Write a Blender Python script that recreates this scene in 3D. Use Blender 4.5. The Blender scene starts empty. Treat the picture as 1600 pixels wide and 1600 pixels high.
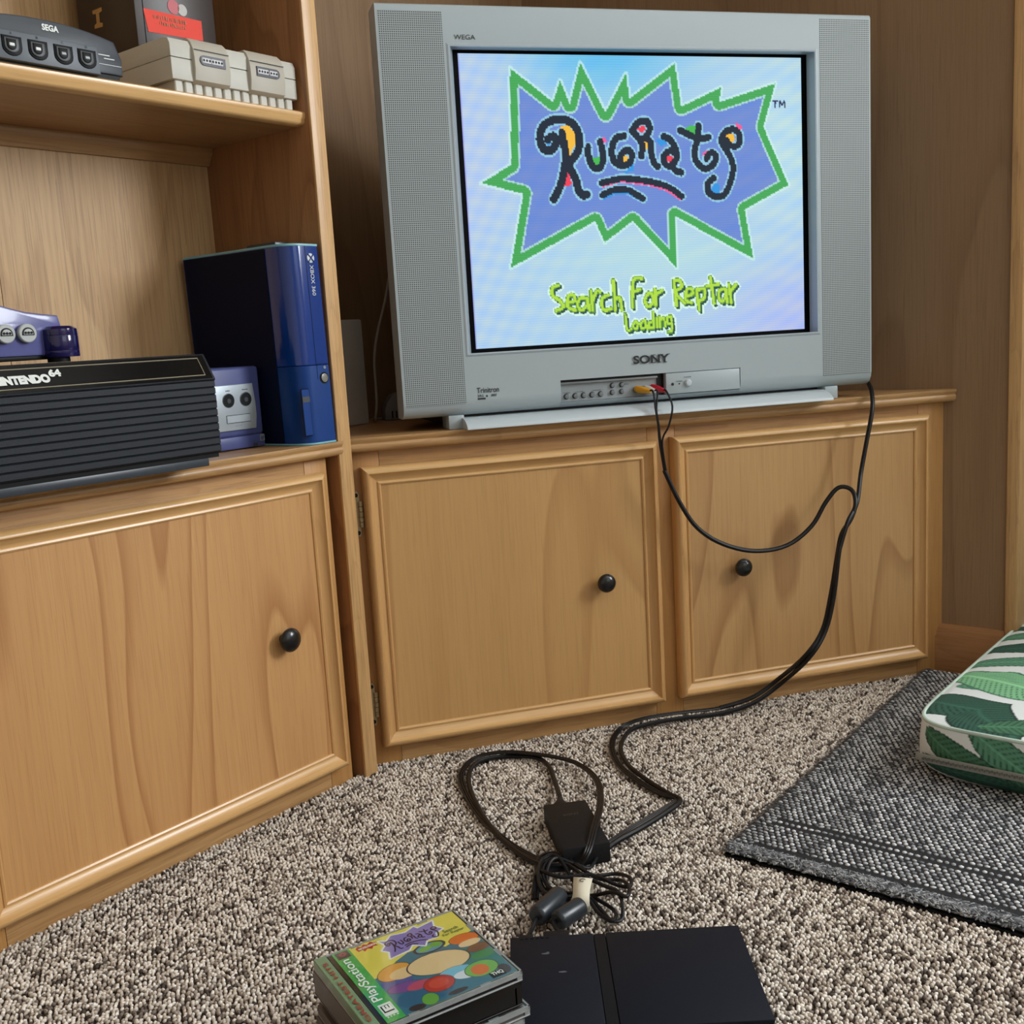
import bpy, bmesh, math, random
import numpy as np
from mathutils import Vector, Matrix, Euler

# ------------------------------------------------------------------ camera, sky, lights, exposure
SC = bpy.context.scene
COL = SC.collection
AL = 0.61982            # the left run of the wall unit is turned by this angle from the corner cabinet
LX, LY = -0.0262, -0.0318
CA, SA = math.cos(AL), math.sin(AL)

def W(x, y, z):
    """point of the room frame (x right along the left run, y towards its wall) -> world"""
    return Vector((LX + CA * x - SA * y, LY + SA * x + CA * y, z))

cam = bpy.data.cameras.new('camera')
cam.sensor_width = 36.0
cam.sensor_fit = 'HORIZONTAL'
cam.lens = 1677.65 / 1600 * 36
cam.clip_start = 0.02
co = bpy.data.objects.new('camera', cam)
COL.objects.link(co)
r_ = Vector((0.955576, -0.288977, -0.058015)); d_ = Vector((-0.101592, -0.138153, -0.985187)); f_ = Vector((0.276682, 0.947315, -0.161373))
m = Matrix.Identity(4)
for i in range(3):
    m[i][0], m[i][1], m[i][2] = r_[i], -d_[i], -f_[i]
m.translation = Vector((-0.20429, -1.53767, 0.62739))
co.matrix_world = m
SC.camera = co

world = bpy.data.worlds.new('daylight')
SC.world = world
world.use_nodes = True
bg = world.node_tree.nodes['Background']
bg.inputs[0].default_value = (0.75, 0.87, 1.0, 1)
bg.inputs[1].default_value = 1.0

def area(name, loc, aim, sx, sy, watts, col):
    l = bpy.data.lights.new(name, 'AREA')
    l.shape = 'RECTANGLE'; l.size = sx; l.size_y = sy; l.energy = watts; l.color = col
    o = bpy.data.objects.new(name, l); COL.objects.link(o)
    o.location = loc
    o.rotation_euler = (Vector(aim) - Vector(loc)).to_track_quat('-Z', 'Y').to_euler()
    return o

# daylight entering by the window in the right wall and, weaker, an added fill lamp behind the camera
area('window_daylight', W(1.085, -2.15, 1.42), W(-1.0, -2.05, 1.30), 1.15, 1.0, 90.0, (0.93, 0.97, 1.0))
area('rear_fill_light', W(-0.55, -3.62, 1.45), W(-0.55, 0, 0.9), 1.45, 1.05, 4.0, (0.93, 0.97, 1.0))

SC.view_settings.view_transform = 'Standard'
SC.view_settings.look = 'None'
SC.view_settings.exposure = 0.0
SC.view_settings.gamma = 1.0
SC.view_settings.use_curve_mapping = False

# ------------------------------------------------------------------ materials
def lin(c):
    return tuple(((v / 255) / 12.92 if v / 255 <= 0.04045 else ((v / 255 + 0.055) / 1.055) ** 2.4) for v in c)

def rgba(c):
    return (*lin(c), 1.0)

MATS = {}
def plain(name, c, rough=0.5, metal=0.0, noise=0.06, nscale=60.0, bump=0.0, bscale=400.0, coat=0.0, spec=0.5, trans=0.0):
    """one-colour material with slight procedural mottling"""
    if name in MATS: return MATS[name]
    mt = bpy.data.materials.new(name); mt.use_nodes = True
    nt = mt.node_tree; N = nt.nodes; L = nt.links
    b = N['Principled BSDF']
    b.inputs['Roughness'].default_value = rough; b.inputs['Metallic'].default_value = metal
    b.inputs['Specular IOR Level'].default_value = spec
    b.inputs['Coat Weight'].default_value = coat; b.inputs['Coat Roughness'].default_value = 0.08
    b.inputs['Transmission Weight'].default_value = trans
    tc = N.new('ShaderNodeTexCoord')
    n1 = N.new('ShaderNodeTexNoise'); n1.inputs['Scale'].default_value = nscale; n1.inputs['Detail'].default_value = 3
    L.new(tc.outputs['Object'], n1.inputs['Vector'])
    mx = N.new('ShaderNodeMix'); mx.data_type = 'RGBA'
    l = lin(c)
    mx.inputs[6].default_value = (*[v * (1 - noise) for v in l], 1); mx.inputs[7].default_value = (*[min(1, v * (1 + noise)) for v in l], 1)
    L.new(n1.outputs['Fac'], mx.inputs[0]); L.new(mx.outputs[2], b.inputs['Base Color'])
    if bump:
        n2 = N.new('ShaderNodeTexNoise'); n2.inputs['Scale'].default_value = bscale; n2.inputs['Detail'].default_value = 2
        L.new(tc.outputs['Object'], n2.inputs['Vector'])
        bp = N.new('ShaderNodeBump'); bp.inputs['Strength'].default_value = bump; bp.inputs['Distance'].default_value = 0.001
        L.new(n2.outputs['Fac'], bp.inputs['Height']); L.new(bp.outputs['Normal'], b.inputs['Normal'])
    MATS[name] = mt
    return mt

def wood(name, light, dark, line, axis='z', scale=2.2, rings=7.0, contrast=0.7, fibre=0.35, rough=0.38, seed=0.0, coat=0.15):
    """veneer: cathedral contour lines of stretched noise plus fine fibres along one axis"""
    if name in MATS: return MATS[name]
    mt = bpy.data.materials.new(name); mt.use_nodes = True
    nt = mt.node_tree; N = nt.nodes; L = nt.links
    b = N['Principled BSDF']
    b.inputs['Coat Weight'].default_value = coat; b.inputs['Coat Roughness'].default_value = 0.3
    tc = N.new('ShaderNodeTexCoord')
    def mapped(along, across):
        mp = N.new('ShaderNodeMapping')
        s = [across] * 3; s['xyz'.index(axis)] = along
        mp.inputs['Scale'].default_value = s
        mp.inputs['Location'].default_value = (seed, seed * 1.7, seed * 0.6)
        L.new(tc.outputs['Object'], mp.inputs['Vector'])
        return mp
    def noise(mp, sc, det, dist=0.0):
        n = N.new('ShaderNodeTexNoise'); n.inputs['Scale'].default_value = sc; n.inputs['Detail'].default_value = det
        n.inputs['Distortion'].default_value = dist; n.inputs['Roughness'].default_value = 0.5
        L.new(mp.outputs[0], n.inputs['Vector'])
        return n.outputs['Fac']
    def math_(op, a, v=None):
        q = N.new('ShaderNodeMath'); q.operation = op
        for i, t in enumerate((a, v)):
            if t is None: continue
            if isinstance(t, (int, float)): q.inputs[i].default_value = t
            else: L.new(t, q.inputs[i])
        return q.outputs[0]
    def mixc(f, a, bcol):
        q = N.new('ShaderNodeMix'); q.data_type = 'RGBA'
        L.new(f, q.inputs[0])
        for i, t in ((6, a), (7, bcol)):
            if isinstance(t, tuple): q.inputs[i].default_value = t
            else: L.new(t, q.inputs[i])
        return q.outputs[2]
    big = mapped(0.16, 1.0)
    base = noise(big, scale * 4.2, 1.0, 0.1)
    fr = math_('FRACT', math_('MULTIPLY', base, rings))
    cr = N.new('ShaderNodeValToRGB')
    e = cr.color_ramp.elements
    e[0].position = 0.0; e[0].color = (0.0, 0, 0, 1)
    e[1].position = 1.0; e[1].color = (0.0, 0, 0, 1)
    q = e.new(0.70); q.color = (0.22, 0.22, 0.22, 1)
    q = e.new(0.94); q.color = (1, 1, 1, 1)
    L.new(fr, cr.inputs[0])
    tone = noise(mapped(0.1, 1.0), scale * 4.0, 2.0)
    fib = noise(mapped(0.03, 1.0), 240.0, 2.0)
    pores = noise(mapped(0.02, 1.0), 620.0, 1.0)
    c = mixc(tone, rgba(light), rgba(dark))
    c = mixc(math_('MULTIPLY', cr.outputs[0], contrast), c, rgba(line))
    f2 = math_('MULTIPLY', math_('SUBTRACT', fib, 0.42), fibre * 2.4)
    q = N.new('ShaderNodeClamp'); L.new(f2, q.inputs[0])
    c = mixc(q.outputs[0], c, rgba(line))
    f3 = math_('MULTIPLY', math_('GREATER_THAN', pores, 0.62), fibre * 0.5)
    c = mixc(f3, c, rgba(tuple(v * 0.6 for v in line)))
    L.new(c, b.inputs['Base Color'])
    b.inputs['Roughness'].default_value = rough
    bp = N.new('ShaderNodeBump'); bp.inputs['Strength'].default_value = 0.10; bp.inputs['Distance'].default_value = 0.001
    L.new(fib, bp.inputs['Height']); L.new(bp.outputs['Normal'], b.inputs['Normal'])
    MATS[name] = mt
    return mt

def painted(name, rough=0.6, emit=0.0, coat=0.0, bump=0.0, bscale=900.0, spec=0.5):
    """colour comes from the mesh's printed colour attribute"""
    if name in MATS: return MATS[name]
    mt = bpy.data.materials.new(name); mt.use_nodes = True
    nt = mt.node_tree; N = nt.nodes; L = nt.links
    b = N['Principled BSDF']
    a = N.new('ShaderNodeAttribute'); a.attribute_name = 'print'
    if emit:
        b.inputs['Base Color'].default_value = (0.01, 0.01, 0.012, 1)
        L.new(a.outputs['Color'], b.inputs['Emission Color']); b.inputs['Emission Strength'].default_value = emit
    else:
        L.new(a.outputs['Color'], b.inputs['Base Color'])
    b.inputs['Roughness'].default_value = rough; b.inputs['Specular IOR Level'].default_value = spec
    b.inputs['Coat Weight'].default_value = coat; b.inputs['Coat Roughness'].default_value = 0.05
    if bump:
        tc = N.new('ShaderNodeTexCoord'); n2 = N.new('ShaderNodeTexNoise'); n2.inputs['Scale'].default_value = bscale
        L.new(tc.outputs['Object'], n2.inputs['Vector'])
        bp = N.new('ShaderNodeBump'); bp.inputs['Strength'].default_value = bump; bp.inputs['Distance'].default_value = 0.001
        L.new(n2.outputs['Fac'], bp.inputs['Height']); L.new(bp.outputs['Normal'], b.inputs['Normal'])
    MATS[name] = mt
    return mt

def clear_mat(name, tint, gloss_rough=0.06):
    """thin clear polystyrene: light passes, the surface still mirrors"""
    mt = bpy.data.materials.new(name); mt.use_nodes = True
    nt = mt.node_tree; N = nt.nodes; L = nt.links
    N.remove(N['Principled BSDF'])
    t = N.new('ShaderNodeBsdfTransparent'); t.inputs[0].default_value = (*tint, 1)
    g = N.new('ShaderNodeBsdfGlossy'); g.inputs['Roughness'].default_value = gloss_rough; g.inputs[0].default_value = (1, 1, 1, 1)
    f = N.new('ShaderNodeLayerWeight'); f.inputs[0].default_value = 0.5
    pw_ = N.new('ShaderNodeMath'); pw_.operation = 'POWER'; L.new(f.outputs['Facing'], pw_.inputs[0]); pw_.inputs[1].default_value = 4.0
    fm = N.new('ShaderNodeMath'); fm.operation = 'MULTIPLY_ADD'; L.new(pw_.outputs[0], fm.inputs[0]); fm.inputs[1].default_value = 0.6; fm.inputs[2].default_value = 0.035
    mx = N.new('ShaderNodeMixShader'); L.new(fm.outputs[0], mx.inputs[0]); L.new(t.outputs[0], mx.inputs[1]); L.new(g.outputs[0], mx.inputs[2])
    L.new(mx.outputs[0], N['Material Output'].inputs[0])
    return mt

def grille_mat(name, c, hole, pitch):
    """perforated speaker cloth: dark holes on a square grid"""
    mt = bpy.data.materials.new(name); mt.use_nodes = True
    nt = mt.node_tree; N = nt.nodes; L = nt.links
    b = N['Principled BSDF']; b.inputs['Roughness'].default_value = 0.45
    tc = N.new('ShaderNodeTexCoord'); sp = N.new('ShaderNodeSeparateXYZ'); L.new(tc.outputs['Object'], sp.inputs[0])
    out = []
    for ax in ('X', 'Z'):
        k = N.new('ShaderNodeMath'); k.operation = 'MULTIPLY'; L.new(sp.outputs[ax], k.inputs[0]); k.inputs[1].default_value = 1.0 / pitch
        s = N.new('ShaderNodeMath'); s.operation = 'FRACT'; L.new(k.outputs[0], s.inputs[0])
        g = N.new('ShaderNodeMath'); g.operation = 'GREATER_THAN'; L.new(s.outputs[0], g.inputs[0]); g.inputs[1].default_value = 0.42
        out.append(g)
    mu = N.new('ShaderNodeMath'); mu.operation = 'MULTIPLY'; L.new(out[0].outputs[0], mu.inputs[0]); L.new(out[1].outputs[0], mu.inputs[1])
    mx = N.new('ShaderNodeMix'); mx.data_type = 'RGBA'; L.new(mu.outputs[0], mx.inputs[0])
    mx.inputs[6].default_value = rgba(c); mx.inputs[7].default_value = rgba(hole)
    L.new(mx.outputs[2], b.inputs['Base Color'])
    return mt

# wood tones of the unit
OAK_L, OAK_D, OAK_N = (206, 166, 116), (190, 148, 98), (158, 112, 68)
M_DOOR = wood('veneer_left_door', (214, 166, 110), (196, 146, 92), (158, 100, 56), 'z', 1.5, 9.0, 0.6, 0.22, 0.36, 3.1)
M_DOOR2 = wood('veneer_corner_door', (211, 168, 110), (198, 152, 96), (163, 112, 63), 'z', 1.1, 7.0, 0.4, 0.16, 0.36, 7.7)
M_DOOR3 = wood('veneer_second_corner_door', (207, 165, 112), (190, 146, 94), (146, 97, 56), 'z', 1.4, 8.0, 0.55, 0.2, 0.36, 12.9)
M_RAIL = wood('oak_along', (205, 165, 113), (180, 135, 84), (140, 96, 56), 'x', 5.0, 6.0, 0.3, 0.5, 0.42, 1.3)
M_STILE = wood('oak_upright', (204, 154, 94), (186, 136, 78), (150, 104, 56), 'z', 2.2, 6.0, 0.3, 0.25, 0.48, 5.2, 0.0)
M_MOULDX = wood('moulding_along', (230, 188, 128), (216, 170, 110), (176, 128, 78), 'x', 4.0, 4.0, 0.15, 0.25, 0.30, 2.0, 0.35)
M_MOULDZ = wood('moulding_upright', (216, 170, 112), (198, 150, 94), (160, 112, 66), 'z', 4.0, 4.0, 0.15, 0.25, 0.34, 4.0, 0.25)
M_BACK = wood('plywood_back', (216, 180, 132), (200, 160, 110), (160, 116, 74), 'z', 2.0, 6.0, 0.3, 0.5, 0.55, 8.0, 0.05)
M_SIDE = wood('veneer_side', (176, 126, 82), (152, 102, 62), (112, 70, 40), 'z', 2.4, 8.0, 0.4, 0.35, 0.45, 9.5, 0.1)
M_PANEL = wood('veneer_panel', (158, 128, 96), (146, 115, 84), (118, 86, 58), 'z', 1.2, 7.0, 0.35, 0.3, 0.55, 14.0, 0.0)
M_EDGE = wood('oak_edge', (220, 178, 124), (202, 158, 104), (150, 106, 66), 'z', 8.0, 5.0, 0.2, 0.45, 0.4, 6.0)
M_SHELF = wood('oak_shelf', (196, 154, 104), (172, 128, 82), (134, 92, 56), 'x', 3.0, 6.0, 0.3, 0.4, 0.42, 11.0)

# ------------------------------------------------------------------ mesh helpers
class MB:
    """collects shapes in a bmesh; build() links them as ONE mesh object"""
    def __init__(s): s.bm = bmesh.new()
    def box(s, x0, x1, y0, y1, z0, z1, bev=0.0, seg=2):
        b = bmesh.new()
        vs = [b.verts.new((x, y, z)) for x in (x0, x1) for y in (y0, y1) for z in (z0, z1)]
        for q in ((0, 1, 3, 2), (4, 6, 7, 5), (0, 4, 5, 1), (2, 3, 7, 6), (0, 2, 6, 4), (1, 5, 7, 3)):
            b.faces.new([vs[i] for i in q])
        if bev: bmesh.ops.bevel(b, geom=b.edges[:], offset=bev, segments=seg, profile=0.5, affect='EDGES')
        s._add(b); return s
    def _add(s, b, M=None):
        if M is not None: b.transform(M)
        bmesh.ops.recalc_face_normals(b, faces=b.faces)
        me = bpy.data.meshes.new('tmp'); b.to_mesh(me); b.free()
        s.bm.from_mesh(me); bpy.data.meshes.remove(me)
    def prism(s, poly, a0, a1, plane='xz', bev=0.0, seg=2):
        """polygon in a plane, extruded along the third axis from a0 to a1"""
        b = bmesh.new()
        def P(u, v, a):
            return {'xz': (u, a, v), 'xy': (u, v, a), 'yz': (a, u, v)}[plane]
        r0 = [b.verts.new(P(u, v, a0)) for u, v in poly]; r1 = [b.verts.new(P(u, v, a1)) for u, v in poly]
        n = len(poly)
        b.faces.new(r0); b.faces.new(r1[::-1])
        for i in range(n): b.faces.new((r0[i], r1[i], r1[(i + 1) % n], r0[(i + 1) % n]))
        bmesh.ops.recalc_face_normals(b, faces=b.faces)
        if bev:
            capv = set(r0) | set(r1)
            ed = [e for e in b.edges if (e.verts[0] in r0 and e.verts[1] in r0) or (e.verts[0] in r1 and e.verts[1] in r1)]
            bmesh.ops.bevel(b, geom=ed, offset=bev, segments=seg, profile=0.5, affect='EDGES')
        s._add(b); return s
    def lathe(s, prof, origin, axis=(0, 0, 1), n=24):
        """prof: (radius, height) pairs turned about an axis"""
        b = bmesh.new()
        M = Matrix.Translation(origin) @ Vector(axis).to_track_quat('Z', 'Y').to_matrix().to_4x4()
        rings = []
        for r, h in prof:
            if r < 1e-6: rings.append([b.verts.new((0, 0, h))])
            else: rings.append([b.verts.new((r * math.cos(2 * math.pi * i / n), r * math.sin(2 * math.pi * i / n), h)) for i in range(n)])
        for A, B in zip(rings, rings[1:]):
            if len(A) == 1 and len(B) == 1: continue
            if len(A) == 1:
                for i in range(n): b.faces.new((A[0], B[i], B[(i + 1) % n]))
            elif len(B) == 1:
                for i in range(n): b.faces.new((A[i], A[(i + 1) % n], B[0]))
            else:
                for i in range(n): b.faces.new((A[i], A[(i + 1) % n], B[(i + 1) % n], B[i]))
        for R in (rings[0], rings[-1]):
            if len(R) > 1: b.faces.new(R)
        s._add(b, M); return s
    def cyl(s, p0, p1, r, n=20, bev=0.0):
        p0, p1 = Vector(p0), Vector(p1); h = (p1 - p0).length
        pr = [(0, 0), (r - bev, 0), (r, bev), (r, h - bev), (r - bev, h), (0, h)] if bev else [(0, 0), (r, 0), (r, h), (0, h)]
        return s.lathe(pr, p0, p1 - p0, n)
    def tube(s, pts, r, n=8, closed=False, sub=5, flat=None):
        """round cable through points (Catmull-Rom); flat=(w,h) gives an oval ribbon"""
        P = [Vector(p) for p in pts]
        if sub > 1:
            Q = []
            k = len(P)
            rng = k if closed else k - 1
            for i in range(rng):
                if closed: a, b_, c, d = P[(i - 1) % k], P[i], P[(i + 1) % k], P[(i + 2) % k]
                else: a, b_, c, d = P[max(i - 1, 0)], P[i], P[i + 1], P[min(i + 2, k - 1)]
                for j in range(sub):
                    t = j / sub
                    Q.append(0.5 * ((2 * b_) + (c - a) * t + (2 * a - 5 * b_ + 4 * c - d) * t * t + (3 * b_ - a - 3 * c + d) * t ** 3))
            if not closed: Q.append(P[-1])
            P = Q
        b = bmesh.new(); rings = []
        up = Vector((0, 0, 1)); m_ = len(P); prev = None
        for i in range(m_):
            t = (P[(i + 1) % m_] - P[i - 1]) if closed else (P[min(i + 1, m_ - 1)] - P[max(i - 1, 0)])
            if t.length < 1e-9: t = Vector((1, 0, 0))
            t.normalize()
            if prev is None:
                u = up.cross(t)
                if u.length < 0.05: u = Vector((1, 0, 0)).cross(t)
            else: u = prev - t * prev.dot(t)
            u.normalize(); v = t.cross(u); prev = u
            ru, rv = (r, r) if flat is None else flat
            rings.append([b.verts.new(P[i] + u * (ru * math.cos(2 * math.pi * q / n)) + v * (rv * math.sin(2 * math.pi * q / n))) for q in range(n)])
        for i in range(m_ if closed else m_ - 1):
            A, B = rings[i], rings[(i + 1) % m_]
            for q in range(n): b.faces.new((A[q], A[(q + 1) % n], B[(q + 1) % n], B[q]))
        if not closed: b.faces.new(rings[0][::-1]); b.faces.new(rings[-1])
        s._add(b); return s
    def ball(s, c, r, sub=2, sc=(1, 1, 1)):
        b = bmesh.new(); bmesh.ops.create_icosphere(b, subdivisions=sub, radius=r)
        s._add(b, Matrix.Translation(c) @ Matrix.Diagonal((*sc, 1))); return s
    def build(s, name, mat, parent=None, smooth=35, kind=None, label=None):
        me = bpy.data.meshes.new(name)
        s.bm.normal_update()
        if parent is not None:
            base = Vector(parent.get('_o', (0, 0, 0)))
            bmesh.ops.translate(s.bm, vec=-base, verts=s.bm.verts)
        s.bm.to_mesh(me); s.bm.free()
        me.materials.append(mat)
        if smooth:
            me.shade_smooth() if hasattr(me, 'shade_smooth') else None
            for p in me.polygons: p.use_smooth = True
            me.set_sharp_from_angle(angle=math.radians(smooth))
        o = bpy.data.objects.new(name, me); COL.objects.link(o)
        if parent is not None:
            o.parent = parent
            o['_o'] = tuple(Vector(parent.get('_o', (0, 0, 0))))
        if kind: o['kind'] = kind
        if label: o['label'] = label
        return o

def thing(name, label, cat, base=(0, 0, 0), frame='room', rot=0.0, group=None):
    """an Empty at the thing's base; its parts are built in frame coordinates"""
    o = bpy.data.objects.new(name, None); COL.objects.link(o)
    o.empty_display_size = 0.05
    if frame == 'room':
        o.location = W(*base); o.rotation_euler = (0, 0, AL + rot)
    else:
        o.location = base; o.rotation_euler = (0, 0, rot)
    o['_o'] = tuple(base)
    o['label'] = label; o['category'] = cat
    if group: o['group'] = group
    return o

def tag(o, label, cat, group=None, kind=None):
    o['label'] = label; o['category'] = cat
    if group: o['group'] = group
    if kind: o['kind'] = kind
    return o

def struct(name, mb, mat, frame='room', smooth=35):
    o = mb.build(name, mat, None, smooth)
    if frame == 'room': o.location = (LX, LY, 0); o.rotation_euler = (0, 0, AL)
    o['kind'] = 'structure'
    return o

def mesh_np(name, V, F, mat, parent=None, color=None, smooth=True, fn=3):
    """fast mesh from arrays (all faces with fn corners); color = per-vertex linear rgb"""
    me = bpy.data.meshes.new(name)
    V = np.asarray(V, np.float32); F = np.asarray(F, np.int32)
    me.vertices.add(len(V)); me.vertices.foreach_set('co', V.ravel())
    me.loops.add(F.size); me.loops.foreach_set('vertex_index', F.ravel())
    me.polygons.add(len(F)); me.polygons.foreach_set('loop_start', np.arange(0, F.size, fn, dtype=np.int32))
    me.polygons.foreach_set('use_smooth', np.full(len(F), smooth))
    if color is not None:
        at = me.attributes.new('print', 'FLOAT_COLOR', 'POINT')
        c4 = np.ones((len(V), 4), np.float32); c4[:, :3] = color
        at.data.foreach_set('color', c4.ravel())
    me.update(calc_edges=True); me.validate()
    me.materials.append(mat)
    o = bpy.data.objects.new(name, me); COL.objects.link(o)
    if parent is not None:
        o.parent = parent; o['_o'] = tuple(parent.get('_o', (0, 0, 0)))
    return o

def text(name, s, origin, right, up, width, height, mat, parent, bold=0.0, depth=0.0004, align='L', shear=0.0, spacing=1.0, mirror=False):
    """lettering as thin flat print: lower left corner, direction of reading, up, size"""
    cu = bpy.data.curves.new(name, 'FONT'); cu.body = s; cu.size = 1.0; cu.offset = bold; cu.shear = shear; cu.space_character = spacing
    cu.extrude = 0.0; cu.resolution_u = 4
    tmp = bpy.data.objects.new('tmp_text', cu); COL.objects.link(tmp)
    dg = bpy.context.evaluated_depsgraph_get(); dg.update()
    me = bpy.data.meshes.new_from_object(tmp.evaluated_get(dg))
    bpy.data.objects.remove(tmp); bpy.data.curves.remove(cu)
    V = np.array([v.co[:] for v in me.vertices])
    lo, hi = V.min(0), V.max(0)
    sx = width / (hi[0] - lo[0]); sy = height / (hi[1] - lo[1]) if height else sx
    right = Vector(right).normalized(); up = Vector(up).normalized(); nrm = right.cross(up)
    base = Vector(parent.get('_o', (0, 0, 0)))
    for v in me.vertices:
        v.co = Vector(origin) - base + right * ((v.co.x - lo[0]) * sx) + up * ((v.co.y - lo[1]) * sy) + nrm * depth
    me.materials.clear(); me.materials.append(mat)
    me.name = name
    o = bpy.data.objects.new(name, me); COL.objects.link(o); o.parent = parent; o['_o'] = tuple(base)
    return o

# ------------------------------------------------------------------ raster helpers for printed surfaces
def grid_xy(nx, ny):
    X, Y = np.meshgrid(np.arange(nx + 1, dtype=np.float32), np.arange(ny + 1, dtype=np.float32))
    return X, Y

def poly_dist(X, Y, pts, closed=False):
    D = np.full(X.shape, 1e9, np.float32)
    k = len(pts)
    for i in range(k if closed else k - 1):
        (x0, y0), (x1, y1) = pts[i], pts[(i + 1) % k]
        dx, dy = x1 - x0, y1 - y0
        t = np.clip(((X - x0) * dx + (Y - y0) * dy) / (dx * dx + dy * dy + 1e-9), 0, 1)
        D = np.minimum(D, np.hypot(X - x0 - t * dx, Y - y0 - t * dy))
    return D

def inside(X, Y, pts):
    r = np.zeros(X.shape, bool); k = len(pts)
    for i in range(k):
        (x0, y0), (x1, y1) = pts[i], pts[(i + 1) % k]
        if y0 == y1: continue
        c = ((y0 > Y) != (y1 > Y)) & (X < (x1 - x0) * (Y - y0) / (y1 - y0) + x0)
        r ^= c
    return r

def smooth_pts(pts, sub=5):
    P = [np.array(p, float) for p in pts]; k = len(P); Q = []
    for i in range(k - 1):
        a, b, c, d = P[max(i - 1, 0)], P[i], P[i + 1], P[min(i + 2, k - 1)]
        for j in range(sub):
            t = j / sub
            Q.append(tuple(0.5 * (2 * b + (c - a) * t + (2 * a - 5 * b + 4 * c - d) * t * t + (3 * b - a - 3 * c + d) * t ** 3)))
    Q.append(tuple(P[-1]))
    return Q

def paint(img, mask, c):
    img[mask] = lin(c)

def lin_np(a):
    a = np.clip(a / 255.0, 0, 1)
    return np.where(a <= 0.04045, a / 12.92, ((a + 0.055) / 1.055) ** 2.4)

def raster_mesh(name, img, P00, ex, ey, mat, parent):
    """a flat printed sheet: img[row, col] colours a grid from P00 along ex (columns) and ey (rows)"""
    ny, nx = img.shape[0] - 1, img.shape[1] - 1
    X, Y = grid_xy(nx, ny)
    base = np.array(parent.get('_o', (0, 0, 0)))
    V = np.array(P00)[None, None] - base + X[..., None] / nx * np.array(ex) + Y[..., None] / ny * np.array(ey)
    idx = np.arange((nx + 1) * (ny + 1)).reshape(ny + 1, nx + 1)
    F = np.stack([idx[:-1, :-1], idx[1:, :-1], idx[1:, 1:], idx[:-1, 1:]], -1).reshape(-1, 4)
    return mesh_np(name, V.reshape(-1, 3), F, mat, parent, img.reshape(-1, 3), False, 4)

def mould(mb, c0, c1, inward, nrm, prof):
    """one mitred moulding stick from corner c0 to corner c1; prof = (across, proud)"""
    c0, c1, inward, nrm = Vector(c0), Vector(c1), Vector(inward), Vector(nrm)
    a = (c1 - c0).normalized()
    b = bmesh.new()
    A = [b.verts.new(c0 + a * u + inward * u + nrm * h) for u, h in prof]
    B = [b.verts.new(c1 - a * u + inward * u + nrm * h) for u, h in prof]
    n = len(prof)
    for i in range(n): b.faces.new((A[i], A[(i + 1) % n], B[(i + 1) % n], B[i]))
    b.faces.new(A); b.faces.new(B)
    mb._add(b)
OGEE = [(0, 0), (0, .0125), (.0012, .0160), (.0040, .0188), (.0075, .0198), (.0088, .0195), (.0092, .0180), (.0115, .0150), (.0150, .0120), (.0190, .0103), (.0208, .0100), (.0212, .0112), (.0235, .0120), (.0255, .0108), (.026, .009), (.026, 0)]
def scaled(prof, w): return [(u * w / .026, h) for u, h in prof]

def door(root, x0, x1, z0, z1, ydoor, mpanel, w=0.026):
    """cabinet door: flat veneer panel inside four mitred mouldings (front faces -y)"""
    mb = MB(); mb.box(x0 + .004, x1 - .004, ydoor - .010, ydoor - .001, z0 + .004, z1 - .004)
    d = mb.build('door', mpanel, root)
    pr = scaled(OGEE, w); n = (0, -1, 0); y = ydoor - .001
    for a, b_, inw, mt in (((x0, y, z1), (x1, y, z1), (0, 0, -1), M_MOULDX), ((x0, y, z0), (x1, y, z0), (0, 0, 1), M_MOULDX),
                           ((x0, y, z0), (x0, y, z1), (1, 0, 0), M_MOULDZ), ((x1, y, z0), (x1, y, z1), (-1, 0, 0), M_MOULDZ)):
        mb = MB(); mould(mb, a, b_, inw, n, pr); mb.build('moulding', mt, d, 40)
    return d

M_BLACK = plain('black_knob', (16, 17, 19), 0.28, coat=0.3)
def knob(d, x, y, z, r=0.0155):
    mb = MB()
    mb.lathe([(0, 0), (.0095, 0), (.0095, .0025), (.0070, .006), (.0062, .014), (.0080, .0190), (r * .90, .0205), (r, .0232), (r * .97, .0262), (r * .8, .0295), (r * .45, .0318), (0, .0325)], (x, y, z), (0, -1, 0), 28)
    return mb.build('knob', M_BLACK, d, 50, label='black mushroom knob')

# ------------------------------------------------------------------ the room
C = 0.4972        # height of the worktops
ZS = 0.9379       # top of the upper shelf
XR = 0.867        # face of the panelled return on the right (room frame)
M_WALL = plain('wall_paint', (196, 186, 170), 0.8, noise=0.03)
M_CEIL = plain('ceiling_paint', (238, 236, 230), 0.85, noise=0.02)
M_CARP = plain('carpet_backing', (92, 80, 70), 0.95, noise=0.4, nscale=160, bump=0.6)
mb = MB(); mb.box(-2.6, 1.2, -3.6, 0.30, -0.02, 0.0); floor = struct('floor', mb, M_CARP)
mb = MB(); mb.box(-2.65, 1.25, -3.65, 0.35, 2.35, 2.40); struct('ceiling', mb, M_CEIL)
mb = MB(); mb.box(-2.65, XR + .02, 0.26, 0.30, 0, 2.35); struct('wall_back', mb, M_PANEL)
mb = MB(); mb.box(-2.65, -2.60, -3.6, 0.26, 0, 2.35); struct('wall_left', mb, M_WALL)
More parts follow.
